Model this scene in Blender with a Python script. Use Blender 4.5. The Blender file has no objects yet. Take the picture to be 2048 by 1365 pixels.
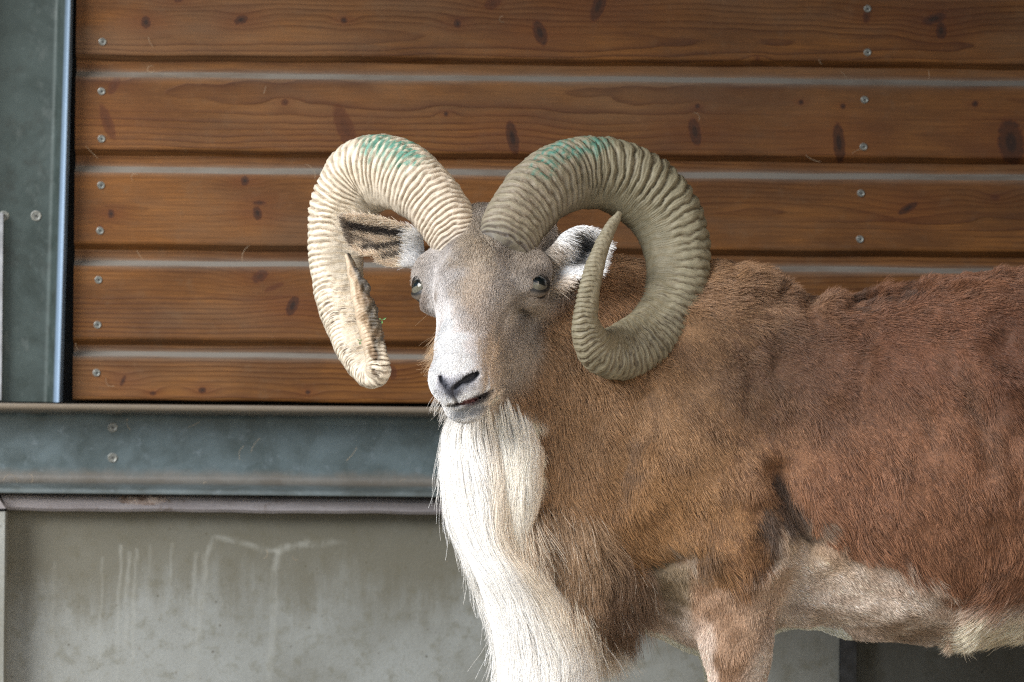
import bpy, math, random
import numpy as np
from mathutils import Vector

rng = np.random.default_rng(7)
random.seed(7)
scene = bpy.context.scene
COL = scene.collection

# ------------------------------------------------------------------ camera
CAM = np.array([0.0, -6.0, 0.80])
S = 1.36 / 2048 / 6.0            # radians per photo pixel
ROLL = math.radians(0.55)
CR, SR = math.cos(ROLL), math.sin(ROLL)
cd = bpy.data.cameras.new("camera")
cam = bpy.data.objects.new("camera", cd)
COL.objects.link(cam)
cam.location = CAM
cam.rotation_mode = 'QUATERNION'
from mathutils import Matrix
cam.rotation_quaternion = (Matrix.Rotation(math.pi / 2, 3, 'X') @ Matrix.Rotation(ROLL, 3, 'Z')).to_quaternion()
cd.sensor_width = 36
cd.lens = 36 * 6.0 / 1.36
cd.clip_end = 200
cd.dof.use_dof = True
cd.dof.focus_distance = 5.93
cd.dof.aperture_fstop = 5.0
scene.camera = cam

# ------------------------------------------------------------------ light
SUN_EL, SUN_AZ = math.radians(29), math.radians(-54)   # azimuth seen from the wall: minus = from the left
world = bpy.data.worlds.new("World")
scene.world = world
world.use_nodes = True
wt = world.node_tree
sky = wt.nodes.new('ShaderNodeTexSky')
sky.sky_type = 'NISHITA'
sky.sun_disc = False
sky.sun_elevation = SUN_EL
sky.sun_rotation = math.radians(180) + SUN_AZ
sky.dust_density = 3.0
sky.ozone_density = 1.0
bg = wt.nodes['Background']
bg.inputs['Strength'].default_value = 0.065
wt.links.new(sky.outputs[0], bg.inputs[0])
sd = bpy.data.lights.new("sun", 'SUN')
sd.energy = 1.5
sd.angle = math.radians(32)
sd.color = (1.0, 0.99, 0.975)
sun = bpy.data.objects.new("sun", sd)
COL.objects.link(sun)
tosun = Vector((math.sin(SUN_AZ) * math.cos(SUN_EL), -math.cos(SUN_AZ) * math.cos(SUN_EL), math.sin(SUN_EL)))
sun.rotation_mode = 'QUATERNION'
sun.rotation_quaternion = tosun.to_track_quat('Z', 'Y')
sun.location = (-3, -4, 4)

scene.view_settings.view_transform = 'Standard'
scene.view_settings.look = 'None'
scene.view_settings.gamma = 1
scene.view_settings.use_curve_mapping = False
scene.view_settings.exposure = 2.1
scene.render.engine = 'CYCLES'
scene.cycles.max_bounces = 8
scene.cycles.diffuse_bounces = 6
scene.cycles.glossy_bounces = 3
scene.cycles.transmission_bounces = 2
scene.cycles_curves.shape = 'RIBBONS'
scene.cycles_curves.subdivisions = 2
scene.cycles.filter_width = 1.2
scene.cycles.use_adaptive_sampling = False
scene.cycles.use_denoising = False      # keep every hair; the grain reads as sensor grain


# ------------------------------------------------------------------ helpers
def W(px, py, Y):
    """photo pixel + depth -> point in the place"""
    d = (Y - CAM[1]) * S
    u, v = (px - 1024.0), -(py - 682.5)
    return np.array([(u * CR - v * SR) * d, Y, CAM[2] + (u * SR + v * CR) * d])


def uv(p, Y0=None):
    """side-view map of the animal (pixel-like units), p (...,3)"""
    d = (p[..., 1] - CAM[1]) * S if Y0 is None else (Y0 - CAM[1]) * S
    x, z = p[..., 0] / d, (p[..., 2] - CAM[2]) / d
    return 1024 + x * CR + z * SR, 682.5 - (-x * SR + z * CR)


def sstep(a, b, x):
    t = np.clip((x - a) / (b - a + 1e-12), 0, 1)
    return t * t * (3 - 2 * t)


def lerp(a, b, t):
    return a + (b - a) * t


_W = {}


def noise(p, scale, seed=0, n=14):
    """smooth pseudo noise in -1..1, p (N,3)"""
    key = (seed, n)
    if key not in _W:
        r = np.random.default_rng(1000 + seed)
        k = r.normal(size=(n, 3))
        k /= np.linalg.norm(k, axis=1)[:, None]
        k *= r.uniform(0.5, 1.9, size=(n, 1))
        _W[key] = (k, r.uniform(0, 6.283, n))
    k, ph = _W[key]
    q = np.asarray(p) * scale
    out = np.zeros(q.shape[:-1])
    for i in range(n):
        out += np.sin(q @ k[i] * 6.283 + ph[i])
    return out * (1.6 / n ** 0.5 / 1.4)


def tag(o, label=None, cat=None, group=None, kind=None):
    if label: o['label'] = label
    if cat: o['category'] = cat
    if group: o['group'] = group
    if kind: o['kind'] = kind
    return o


def link(o, parent=None):
    COL.objects.link(o)
    if parent is not None:
        o.parent = parent
    return o


def empty(name, loc=(0, 0, 0), parent=None):
    o = bpy.data.objects.new(name, None)
    o.empty_display_size = 0.05
    link(o, parent)
    o.location = loc
    return o


def mesh_obj(name, verts, faces, mats, parent=None, smooth=True, cols=None, midx=None, loc=None):
    """ONE mesh object; verts are given in world space, loc = world origin of the object"""
    verts = np.asarray(verts, dtype=float)
    ploc = np.array(parent.location) if parent is not None else np.zeros(3)
    if parent is not None and parent.parent is not None:
        ploc = ploc + np.array(parent.parent.location)
    loc = np.array(loc) if loc is not None else ploc
    m = bpy.data.meshes.new(name)
    m.from_pydata((verts - loc).tolist(), [], faces if isinstance(faces, list) else faces.tolist())
    for k in (mats if isinstance(mats, (list, tuple)) else [mats]):
        m.materials.append(k)
    if midx is not None:
        m.polygons.foreach_set('material_index', np.asarray(midx, dtype=np.int32))
    m.polygons.foreach_set('use_smooth', np.full(len(m.polygons), bool(smooth)))
    if cols is not None:
        a = m.attributes.new('col', 'FLOAT_COLOR', 'POINT')
        c = np.ones((len(verts), 4), dtype=np.float32)
        c[:, :3] = cols
        a.data.foreach_set('color', c.ravel())
    m.update()
    if smooth == "sharp":
        m.set_sharp_from_angle(angle=math.radians(28))
    o = bpy.data.objects.new(name, m)
    link(o, parent)
    o.location = loc - ploc
    return o


def grid_faces(nu, nv, wrap_v=False):
    i = np.arange(nu - 1)[:, None]
    j = np.arange(nv if wrap_v else nv - 1)[None, :]
    a = i * nv + j
    b = i * nv + (j + 1) % nv
    c = (i + 1) * nv + (j + 1) % nv
    d = (i + 1) * nv + j
    return np.stack([a, b, c, d], -1).reshape(-1, 4)


def catmull(P, n):
    P = np.asarray(P, float)
    Q = np.vstack([2 * P[0] - P[1], P, 2 * P[-1] - P[-2]])
    t = np.linspace(0, len(P) - 1 - 1e-9, n)
    i = t.astype(int)
    f = (t - i)[:, None]
    p0, p1, p2, p3 = Q[i], Q[i + 1], Q[i + 2], Q[i + 3]
    return 0.5 * (2 * p1 + (p2 - p0) * f + (2 * p0 - 5 * p1 + 4 * p2 - p3) * f ** 2 + (3 * p1 - p0 - 3 * p2 + p3) * f ** 3)


def norm(v):
    return v / (np.linalg.norm(v, axis=-1, keepdims=True) + 1e-12)


def box(v, f, x0, x1, y0, y1, z0, z1):
    b = len(v)
    v += [(x0, y0, z0), (x1, y0, z0), (x1, y1, z0), (x0, y1, z0), (x0, y0, z1), (x1, y0, z1), (x1, y1, z1), (x0, y1, z1)]
    f += [[b, b + 3, b + 2, b + 1], [b + 4, b + 5, b + 6, b + 7], [b, b + 1, b + 5, b + 4], [b + 1, b + 2, b + 6, b + 5],
          [b + 2, b + 3, b + 7, b + 6], [b + 3, b, b + 4, b + 7]]


# ------------------------------------------------------------------ materials
class NT:
    def __init__(self, name):
        self.m = bpy.data.materials.new(name)
        self.m.use_nodes = True
        self.t = self.m.node_tree
        self.p = self.t.nodes['Principled BSDF']
        self._pos = None

    def new(self, typ, **kw):
        n = self.t.nodes.new(typ)
        for k, v in kw.items():
            setattr(n, k, v)
        return n

    def put(self, sock, v):
        if isinstance(v, bpy.types.NodeSocket):
            self.t.links.new(v, sock)
        else:
            if hasattr(sock.default_value, '__len__') and not hasattr(v, '__len__'):
                v = (v, v, v, 1)[:len(sock.default_value)]
            elif hasattr(sock.default_value, '__len__') and len(sock.default_value) == 4 and len(v) == 3:
                v = tuple(v) + (1,)
            sock.default_value = v

    def math(self, op, a, b=0.0, c=0.0, clamp=False):
        n = self.new('ShaderNodeMath', operation=op, use_clamp=clamp)
        self.put(n.inputs[0], a)
        self.put(n.inputs[1], b)
        if op in ('MULTIPLY_ADD', 'SMOOTH_MIN', 'SMOOTH_MAX'):
            self.put(n.inputs[2], c)
        return n.outputs[0]

    def pos(self):
        if self._pos is None:
            g = self.new('ShaderNodeNewGeometry')
            self._pos = g.outputs['Position']
        return self._pos

    def sep(self, v):
        n = self.new('ShaderNodeSeparateXYZ')
        self.put(n.inputs[0], v)
        return n.outputs

    def comb(self, x, y, z):
        n = self.new('ShaderNodeCombineXYZ')
        for i, q in enumerate((x, y, z)):
            self.put(n.inputs[i], q)
        return n.outputs[0]

    def scale(self, v, s):
        n = self.new('ShaderNodeVectorMath', operation='MULTIPLY')
        self.put(n.inputs[0], v)
        n.inputs[1].default_value = s
        return n.outputs[0]

    def noise(self, v, sc, detail=4, rough=0.55, dist=0.0):
        n = self.new('ShaderNodeTexNoise')
        self.put(n.inputs['Vector'], v)
        n.inputs['Scale'].default_value = sc
        n.inputs['Detail'].default_value = detail
        n.inputs['Roughness'].default_value = rough
        n.inputs['Distortion'].default_value = dist
        return n.outputs['Fac']

    def ramp(self, f, stops):
        n = self.new('ShaderNodeValToRGB')
        cr = n.color_ramp
        while len(cr.elements) < len(stops):
            cr.elements.new(0.5)
        for e, (p, c) in zip(cr.elements, stops):
            e.position = p
            e.color = (c, c, c, 1) if not hasattr(c, '__len__') else tuple(c) + (1,)
        self.put(n.inputs[0], f)
        return n.outputs[0]

    def mix(self, f, a, b, blend='MIX'):
        n = self.new('ShaderNodeMix', data_type='RGBA', blend_type=blend)
        self.put(n.inputs[0], f)
        self.put(n.inputs[6], a)
        self.put(n.inputs[7], b)
        return n.outputs[2]

    def mr(self, v, a, b, c, d):
        n = self.new('ShaderNodeMapRange', interpolation_type='SMOOTHSTEP')
        for i, q in enumerate((v, a, b, c, d)):
            self.put(n.inputs[i], q)
        return n.outputs[0]

    def bump(self, h, strength=0.3, dist=0.002):
        n = self.new('ShaderNodeBump')
        n.inputs['Strength'].default_value = strength
        n.inputs['Distance'].default_value = dist
        self.put(n.inputs['Height'], h)
        self.put(self.p.inputs['Normal'], n.outputs[0])

    def attr(self, name='col'):
        n = self.new('ShaderNodeAttribute', attribute_name=name)
        return n.outputs['Color']

    def fin(self, color, rough=0.6, metal=0.0, spec=0.5):
        self.put(self.p.inputs['Base Color'], color)
        self.put(self.p.inputs['Roughness'], rough)
        self.put(self.p.inputs['Metallic'], metal)
        self.put(self.p.inputs['Specular IOR Level'], spec)
        return self.m


WALL = 0.50          # front of the plank faces
REC = 0.013          # depth of the grooves between planks


def wood_material(i, z0, h, k, knots, tint, zc):
    """one pine board: tilted growth rings give cathedral grain; knots bend it"""
    t = NT("pine_board")
    x, y, z = t.sep(t.pos())
    low = t.noise(t.comb(t.math('MULTIPLY', x, 2.2), i * 7.3, t.math('MULTIPLY', z, 9.0)), 1.0, 3, 0.5)
    zz = t.math('SUBTRACT', z, z0)
    zz = t.math('MULTIPLY_ADD', t.math('SUBTRACT', low, 0.5), 0.022, zz)
    dark = None
    halo = None
    for (kx, kz, rx, rz, ang, st) in knots:
        ca, sa = math.cos(ang), math.sin(ang)
        dx = t.math('SUBTRACT', x, kx)
        dz = t.math('SUBTRACT', z, kz)
        wob = t.math('MULTIPLY', t.math('SUBTRACT', t.noise(t.pos(), 130, 4, .65), 0.5), 1.5)
        a = t.math('MULTIPLY', t.math('ADD', t.math('MULTIPLY', dx, ca), t.math('MULTIPLY', dz, sa)), 1 / rx)
        b = t.math('MULTIPLY', t.math('SUBTRACT', t.math('MULTIPLY', dz, ca), t.math('MULTIPLY', dx, sa)), 1 / rz)
        r2 = t.math('ADD', t.math('MULTIPLY', a, a), t.math('MULTIPLY', b, b))
        core = t.math('MULTIPLY', t.mr(t.math('ADD', r2, wob), 0.6, 1.5, 1.0, 0.0), t.math('MULTIPLY', min(1.0, st * 1.1), t.mr(t.math('SINE', t.math('MULTIPLY', t.math('SQRT', r2), 7.0)), -1, 1, .72, 1.0)))
        # the grain bows round the knot
        ex = t.math('MULTIPLY', dx, 1 / (max(rx, rz) * 4.5))
        ez = t.math('MULTIPLY', dz, 1 / (max(rx, rz) * 2.0))
        e2 = t.math('ADD', t.math('MULTIPLY', ex, ex), t.math('MULTIPLY', ez, ez))
        g = t.math('EXPONENT', t.math('MULTIPLY', e2, -1.0))
        push = t.math('MULTIPLY', g, 0.010 if kz > z0 else -0.010)
        zz = t.math('ADD', zz, push)
        hal = t.math('MULTIPLY', g, 0.6 * st)
        dark = core if dark is None else t.math('MAXIMUM', dark, core)
        halo = hal if halo is None else t.math('MAXIMUM', halo, hal)
    hh = t.math('ADD', h, t.math('MULTIPLY', x, k))
    hh = t.math('MULTIPLY_ADD', t.math('SUBTRACT', t.noise(t.comb(t.math('MULTIPLY', x, 5.0), i * 3.1, t.math('MULTIPLY', z, 12)), 1.0, 2), 0.5), 0.018, hh)
    rr = t.math('SQRT', t.math('ADD', t.math('MULTIPLY', zz, zz), t.math('MULTIPLY', hh, hh)))
    rr = t.math('MULTIPLY_ADD', t.math('SUBTRACT', t.noise(t.comb(t.math('MULTIPLY', x, 14.0), i, t.math('MULTIPLY', z, 160)), 1.0, 3), 0.5), 0.0016, rr)
    ring = t.math('FRACT', t.math('MULTIPLY', rr, 1 / 0.0068))
    late = t.math('MULTIPLY', t.math('POWER', ring, 3.0), t.mr(ring, 0.93, 1.0, 1.0, 0.0))
    # strength of the latewood lines varies over the board
    lv = t.mr(t.noise(t.comb(t.math('MULTIPLY', x, 1.3), i * 5.1, t.math('MULTIPLY', z, 22)), 1.0, 2), 0.32, 0.68, 0.12, 1.0)
    late = t.math('MULTIPLY', late, lv)
    fib = t.noise(t.comb(t.math('MULTIPLY', x, 9.0), i, t.math('MULTIPLY', z, 420)), 1.0, 4, 0.65)
    blot = t.noise(t.comb(t.math('MULTIPLY', x, 5.0), i * 2.0, t.math('MULTIPLY', z, 16)), 1.0, 5, 0.6)
    grime = t.noise(t.pos(), 38, 6, 0.7)
    base = t.mix(t.mr(blot, 0.3, 0.72, 0, 1), tuple(c * 0.58 for c in tint), tuple(c * f for c, f in zip(tint, (1.38, 1.46, 1.6))))
    base = t.mix(t.mr(fib, 0.32, 0.72, 0.0, 0.75), base, tuple(c * 0.5 for c in tint))
    fib2 = t.noise(t.comb(t.math('MULTIPLY', x, 26.0), i + 9, t.math('MULTIPLY', z, 900)), 1.0, 3, 0.7)
    base = t.mix(t.mr(fib2, 0.52, 0.8, 0.0, 0.6), base, tuple(c * f for c, f in zip(tint, (1.7, 1.9, 2.4))))
    wth = t.noise(t.comb(t.math('MULTIPLY', x, 2.2), i * 4.4, t.math('MULTIPLY', z, 7)), 1.0, 5, 0.62)
    base = t.mix(t.mr(wth, 0.42, 0.68, 0.0, 0.45), base, (0.125, 0.078, 0.045))
    base = t.mix(late, base, (tint[0] * 0.26, tint[1] * 0.17, tint[2] * 0.2))
    base = t.mix(t.math('MULTIPLY', t.mr(grime, 0.5, 0.75, 0, 1), 0.32), base, (0.125, 0.076, 0.040))
    if halo is not None:
        base = t.mix(t.math('MULTIPLY', halo, 0.8), base, (tint[0] * 0.62, tint[1] * 0.42, tint[2] * 0.4))
        rim = t.math('MULTIPLY', dark, t.math('SUBTRACT', 1.0, dark))
        base = t.mix(t.math('MULTIPLY', rim, 2.4), base, (0.085, 0.022, 0.006))
        base = t.mix(t.math('MULTIPLY', t.math('POWER', dark, 1.5), 0.95), base, (0.016, 0.0075, 0.005))
    speck = t.mr(t.noise(t.pos(), 300, 2, 0.5), 0.74, 0.80, 0, 0.5)
    base = t.mix(speck, base, (0.34, 0.26, 0.18))
    dz_ = t.math('MULTIPLY', t.math('SUBTRACT', z, zc), 1 / 0.0068)
    dus = t.math('EXPONENT', t.math('MULTIPLY', t.math('MULTIPLY', dz_, dz_), -1.0))
    dus = t.math('MULTIPLY', dus, t.mr(t.noise(t.comb(t.math('MULTIPLY', x, 7), i, t.math('MULTIPLY', z, 60)), 1.0, 4, .65), .3, .7, .35, .85))
    base = t.mix(dus, base, (0.165, 0.148, 0.126))
    t.bump(t.math('ADD', t.math('MULTIPLY', fib, 0.6), late), 0.5, 0.0012)
    return t.fin(base, t.mr(blot, 0.2, 0.8, 0.55, 0.75), 0, 0.25)


def dust_material():
    t = NT("dust_on_chamfer")
    x, y, z = t.sep(t.pos())
    n = t.noise(t.comb(t.math('MULTIPLY', x, 12), y, t.math('MULTIPLY', z, 90)), 1.0, 5, 0.65)
    n2_ = t.noise(t.comb(t.math('MULTIPLY', x, 2.5), y, t.math('MULTIPLY', z, 30)), 1.0, 3)
    c = t.mix(t.mr(t.math('ADD', t.math('MULTIPLY', n, .6), t.math('MULTIPLY', n2_, .5)), 0.50, 0.80, 0, 1), (0.165, 0.150, 0.130), (0.11, 0.085, 0.065))
    return t.fin(c, 0.95, 0, 0.1)


def steel_material(name, vert):
    t = NT(name)
    x, y, z = t.sep(t.pos())
    big = t.noise(t.pos(), 11, 5, 0.62, 0.6)
    vor = t.new('ShaderNodeTexVoronoi')
    vor.inputs['Scale'].default_value = 55
    t.put(vor.inputs['Vector'], t.pos())
    sp = t.noise(t.comb(t.math('MULTIPLY', x, 60 if vert else 9), y, t.math('MULTIPLY', z, 9 if vert else 60)), 1.0, 4, 0.6)
    sc = t.noise(t.pos(), 130, 3, 0.7)
    c = t.mix(t.mr(big, 0.3, 0.7, 0, 1), (0.040, 0.056, 0.056), (0.084, 0.115, 0.124))
    c = t.mix(t.math('MULTIPLY', t.sep(vor.outputs['Color'])[0], 0.16), c, (0.15, 0.19, 0.21))
    c = t.mix(t.mr(sp, 0.55, 0.8, 0, 0.35), c, (0.045, 0.055, 0.045))
    c = t.mix(t.mr(t.noise(t.pos(), 46, 5, 0.7), 0.56, 0.74, 0, 0.55), c, (0.15, 0.185, 0.205))
    c = t.mix(t.mr(sc, 0.72, 0.80, 0, 0.6), c, (0.05, 0.06, 0.04))
    # brown dirt that settled along the lips and corners
    if not vert:
        c = t.mix(t.math('MULTIPLY', t.mr(z, W(400, 972, WALL)[2], W(400, 966, WALL)[2], .25, 1), t.mr(t.math('MULTIPLY_ADD', t.math('SUBTRACT', t.noise(t.pos(), 30, 5, 0.7), 0.5), 0.02, z), W(400, 955, WALL)[2] - 0.003, W(400, 935, WALL)[2], 0.55, 0)), c, (0.16, 0.125, 0.095))
        c = t.mix(t.mr(t.math('MULTIPLY_ADD', t.math('SUBTRACT', t.noise(t.pos(), 60, 5, 0.7), 0.5), 0.012, z), W(400, 835, WALL)[2], W(400, 822, WALL)[2], 0, 0.75), c, (0.24, 0.19, 0.14))
    t.bump(t.math('ADD', big, t.math('MULTIPLY', sc, 0.3)), 0.25, 0.002)
    if vert:      # flange lip: blue sky reflection and bright edge painted in
        g = W(118, 400, post_y_)
        xl = t.math('SUBTRACT', x, t.math('MULTIPLY_ADD', t.math('SUBTRACT', z, g[2]), 0.0205, g[0]))
        c = t.mix(1.0, c, (0.47, 0.50, 0.44), 'MULTIPLY')
        c = t.mix(t.mr(t.noise(t.pos(), 17, 6, .7), .5, .7, 0, .6), c, (0.018, 0.021, 0.017))
        c = t.mix(t.mr(t.noise(t.scale(t.pos(), (1, 1, .5)), 40, 5, .7), .56, .7, 0, .5), c, (0.085, 0.10, 0.095))
        c = t.mix(t.mr(xl, -0.002, 0.003, 0, 0.85), c, (0.22, 0.31, 0.43))
        c = t.mix(t.mr(t.math('SUBTRACT', t.math('MULTIPLY_ADD', big, 0.5, z), 1.0), 0.2, 0.6, 0, .35), c, (0.03, 0.042, 0.038))
    return t.fin(c, t.mr(big, 0.3, 0.7, 0.38, 0.55), 0.3, 0.5)


def concrete_material(name, shade, streaks):
    t = NT(name)
    x, y, z = t.sep(t.pos())
    n1 = t.noise(t.pos(), 7, 6, 0.62)
    n2 = t.noise(t.pos(), 46, 6, 0.65)
    n3 = t.noise(t.pos(), 260, 4, 0.6)
    c = t.mix(t.mr(n1, 0.3, 0.7, 0, 1), tuple(v * shade for v in (0.165, 0.167, 0.150)), tuple(v * shade for v in (0.23, 0.24, 0.228)))
    c = t.mix(t.mr(n2, 0.48, 0.72, 0, 0.65), c, tuple(v * shade for v in (0.13, 0.127, 0.098)))
    c = t.mix(t.mr(n3, 0.52, 0.72, 0, 0.55), c, tuple(v * shade for v in (0.14, 0.135, 0.11)))
    c = t.mix(t.mr(t.noise(t.pos(), 95, 3, 0.6), 0.68, 0.76, 0, 0.45), c, tuple(v * shade for v in (0.12, 0.105, 0.075)))
    pv_ = t.new('ShaderNodeTexVoronoi', feature='F1')
    pv_.inputs['Scale'].default_value = 62
    t.put(pv_.inputs['Vector'], t.pos())
    pore = t.math('MULTIPLY', t.mr(pv_.outputs['Distance'], 0.06, 0.16, 1, 0), t.mr(t.noise(t.pos(), 20, 2), .5, .6, 0, .8))
    c = t.mix(pore, c, tuple(v * shade for v in (0.075, 0.07, 0.055)))
    if streaks:
        # damp dirt under the ledge, ragged lower edge
        top = W(400, 1022, WALL)[2]
        dep = t.math('SUBTRACT', top, z)
        rag = t.math('ADD', t.math('MULTIPLY', t.noise(t.comb(t.math('MULTIPLY', x, 9), 0, t.math('MULTIPLY', z, 3)), 1.0, 5, 0.7), 0.24),
                     t.math('MULTIPLY', t.noise(t.comb(t.math('MULTIPLY', x, 70), 0, t.math('MULTIPLY', z, 8)), 1.0, 3), 0.05))
        damp = t.mr(t.math('SUBTRACT', dep, rag), -0.075, 0.03, 1, 0)
        c = t.mix(t.math('MULTIPLY', damp, 0.74), c, (0.088, 0.079, 0.053))
        # lime runs
        wx = t.math('MULTIPLY', t.math('SUBTRACT', t.noise(t.pos(), 22, 3), 0.5), 0.012)
        wz = t.math('MULTIPLY', t.math('SUBTRACT', t.noise(t.scale(t.pos(), (1, 1.7, 1)), 24, 3), 0.5), 0.012)
        brk = t.mr(t.noise(t.comb(t.math('MULTIPLY', x, 60), 0, t.math('MULTIPLY', z, 14)), 1.0, 4, .7), 0.32, 0.62, 0.15, 1.0)
        wid = t.mr(n2, 0.3, 0.7, 0.6, 1.5)
        for (pts, wpx, st) in streaks:
            P = [W(a, b, WALL) for a, b in pts]
            dmin = None
            for q in range(len(P) - 1):
                (xa, za), (xb, zb) = (P[q][0], P[q][2]), (P[q + 1][0], P[q + 1][2])
                L2 = (xb - xa) ** 2 + (zb - za) ** 2
                px = t.math('SUBTRACT', t.math('ADD', x, wx), xa)
                pz = t.math('SUBTRACT', t.math('ADD', z, wz), za)
                hpr = t.math('ADD', t.math('MULTIPLY', px, (xb - xa) / L2), t.math('MULTIPLY', pz, (zb - za) / L2), clamp=True)
                ddx = t.math('SUBTRACT', px, t.math('MULTIPLY', hpr, xb - xa))
                ddz = t.math('SUBTRACT', pz, t.math('MULTIPLY', hpr, zb - za))
                dd = t.math('SQRT', t.math('ADD', t.math('MULTIPLY', ddx, ddx), t.math('MULTIPLY', ddz, ddz)))
                dmin = dd if dmin is None else t.math('SMOOTH_MIN', dmin, dd, 0.004)
            ww = wpx * 0.00040
            f = t.mr(t.math('DIVIDE', dmin, wid), 0.0, ww * 2.4, st * .95, 0)
            low_z, top_z = min(q[2] for q in P), max(q[2] for q in P)
            if top_z - low_z > .04:
                f = t.math('MULTIPLY', f, t.mr(z, low_z - .02, top_z, .35, 1.0))
            c = t.mix(t.math('MULTIPLY', t.math('MULTIPLY', f, brk), .6), c, (0.34, 0.345, 0.315))
    t.bump(t.math('ADD', t.math('MULTIPLY', n2, 0.6), t.math('MULTIPLY', n3, 0.5)), 0.35, 0.002)
    return t.fin(c, 0.85, 0, 0.3)


def ledge_material():
    t = NT("weathered_ledge")
    x, y, z = t.sep(t.pos())
    n1 = t.noise(t.comb(t.math('MULTIPLY', x, 6), y, t.math('MULTIPLY', z, 60)), 1.0, 6, 0.65)
    n2 = t.noise(t.pos(), 70, 6, 0.7)
    c = t.mix(t.mr(n1, 0.3, 0.7, 0, 1), (0.165, 0.150, 0.153), (0.25, 0.235, 0.243))
    c = t.mix(t.mr(n2, 0.55, 0.72, 0, 0.8), c, (0.10, 0.075, 0.058))
    # chipped patch
    cz = W(285, 1000, WALL - 0.03)
    d = t.math('ADD', t.math('POWER', t.math('MULTIPLY', t.math('SUBTRACT', x, cz[0]), 1 / 0.042), 2.0), t.math('POWER', t.math('MULTIPLY', t.math('SUBTRACT', z, cz[2]), 1 / 0.009), 2.0))
    ch = t.mr(t.math('MULTIPLY_ADD', t.math('SUBTRACT', n2, 0.5), 2.2, d), 0.5, 1.0, 0.85, 0)
    c = t.mix(ch, c, t.mix(t.mr(n2, 0.4, 0.65, 0, 1), (0.10, 0.06, 0.04), (0.42, 0.35, 0.31)))
    t.bump(t.math('SUBTRACT', t.math('ADD', n1, n2), ch), 0.5, 0.002)
    return t.fin(c, 0.8, 0, 0.3)


def plain(name, c, rough=0.6, metal=0.0, var=0.25, sc=40, spec=0.5):
    t = NT(name)
    n = t.noise(t.pos(), sc, 5, 0.6)
    col = t.mix(t.mr(n, 0.3, 0.7, 0, 1), tuple(v * (1 - var) for v in c), tuple(v * (1 + var) for v in c))
    t.bump(n, 0.2, 0.001)
    return t.fin(col, rough, metal, spec)


# ------------------------------------------------------------------ setting
ground_m = plain("pale_sandy_earth", (0.34, 0.31, 0.26), 0.95, 0, 0.35, 14, 0.2)
v, f = [], []
box(v, f, -30, 30, -60, WALL + 0.25, -0.3, 0.0)
tag(mesh_obj("ground", v, f, ground_m, smooth=False), "pale sandy earth floor of the shelter", None, None, 'structure')

# added out of view to block light: roof, end panel; then the backing wall
occluder_m = plain("occluder_boards", (0.20, 0.14, 0.09), 0.8)
v, f = [], []
box(v, f, -1.50, 3.4, -1.4, WALL + 0.25, 2.25, 2.33)
tag(mesh_obj("occluder", v, f, occluder_m, smooth=False), "dark boarded roof added out of view to shade the far end", None, None, 'structure')
v, f = [], []
box(v, f, 1.36, 1.44, -1.4, WALL + 0.02, 0.0, 2.25)
tag(mesh_obj("end_occluder", v, f, occluder_m, smooth=False), "dark boarded end panel added out of view to hold back skylight", None, None, 'structure')
v, f = [], []
box(v, f, -3.2, 3.4, WALL + 0.06, WALL + 0.2, 0.0, 2.25)
tag(mesh_obj("backing_wall", v, f, plain("dark_backing", (0.03, 0.028, 0.025), 0.9), smooth=False), "dark backing behind planks and steel", None, None, 'structure')

XR = 1.35            # planks run to the added end panel


def zl(py, px=150, Y=WALL):
    return W(px, py, Y)[2]


def zw(py, px=1024, Y=WALL):
    return W(px, py, Y)[2]


# rows measured at px 150: (top of chamfer, bottom of chamfer, bottom of face, groove floor)
rows = [(-420, -408, -290, -278), (-228, -217, -98, -86), (-36, -26, 110, 122), (143, 154, 300, 312), (332, 344, 488, 500),
        (520, 530, 678, 690), (703, 712, 799, 799)]
knot_px = {
    2: [(292, 45, 9, 12, 0, 1), (482, 40, 13, 8, 0.3, 1), (688, 41, 6, 6, 0, 1), (915, 48, 7, 9, 0, .9), (1080, 66, 12, 24, 0.35, .9),
        (1197, 12, 12, 30, -0.35, .85), (1733, 34, 7, 12, 0, .7), (1868, 38, 24, 9, 0.3, .9), (1882, 62, 10, 16, 0, .9), (1515, 116, 5, 5, 0, .3), (360, -5, 12, 8, 0.6, .8), (985, 8, 16, 10, .4, .6)],
    3: [(215, 245, 10, 34, 0.35, .5), (228, 172, 9, 18, -0.5, .5), (690, 255, 16, 44, 0.4, .5), (1025, 276, 11, 32, 0.2, .95), (1390, 264, 11, 26, 0.2, .85),
        (1678, 286, 11, 36, 0.1, .95), (2022, 285, 24, 44, 0.15, .9), (892, 228, 4, 5, 0, 1), (1602, 205, 5, 5, 0, .9), (1686, 213, 5, 5, 0, .9), (1950, 208, 6, 6, 0, .9), (570, 205, 7, 6, 0, .7), (1395, 213, 5, 5, 0, .9)],
    4: [(490, 362, 8, 9, 0, .9), (222, 428, 6, 8, 0, 1), (515, 427, 8, 13, 0.25, .95), (519, 406, 12, 4, 0, .8), (1816, 417, 20, 7, 0.5, .9), (200, 455, 5, 5, 0, .4), (1990, 395, 10, 6, 0, .5)],
    5: [(585, 612, 10, 20, -0.4, 1), (520, 553, 16, 10, 0.5, .7), (548, 575, 20, 5, 0.4, .4), (860, 560, 8, 8, 0, .6)],
    6: [(246, 762, 4, 11, -0.4, .8), (405, 781, 7, 6, 0, .9), (306, 787, 6, 4, 0, .8), (616, 785, 5, 4, 0, .9), (785, 745, 8, 14, 0.2, .5)],
}
screw_px = {2: [(205, 84), (1735, 18), (1735, 105)], 3: [(203, 183), (203, 278), (1729, 200), (1727, 294)], 4: [(202, 371), (200, 462), (1722, 387), (1720, 479)],
            5: [(197, 560), (195, 650)], 6: [(193, 746)]}
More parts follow.
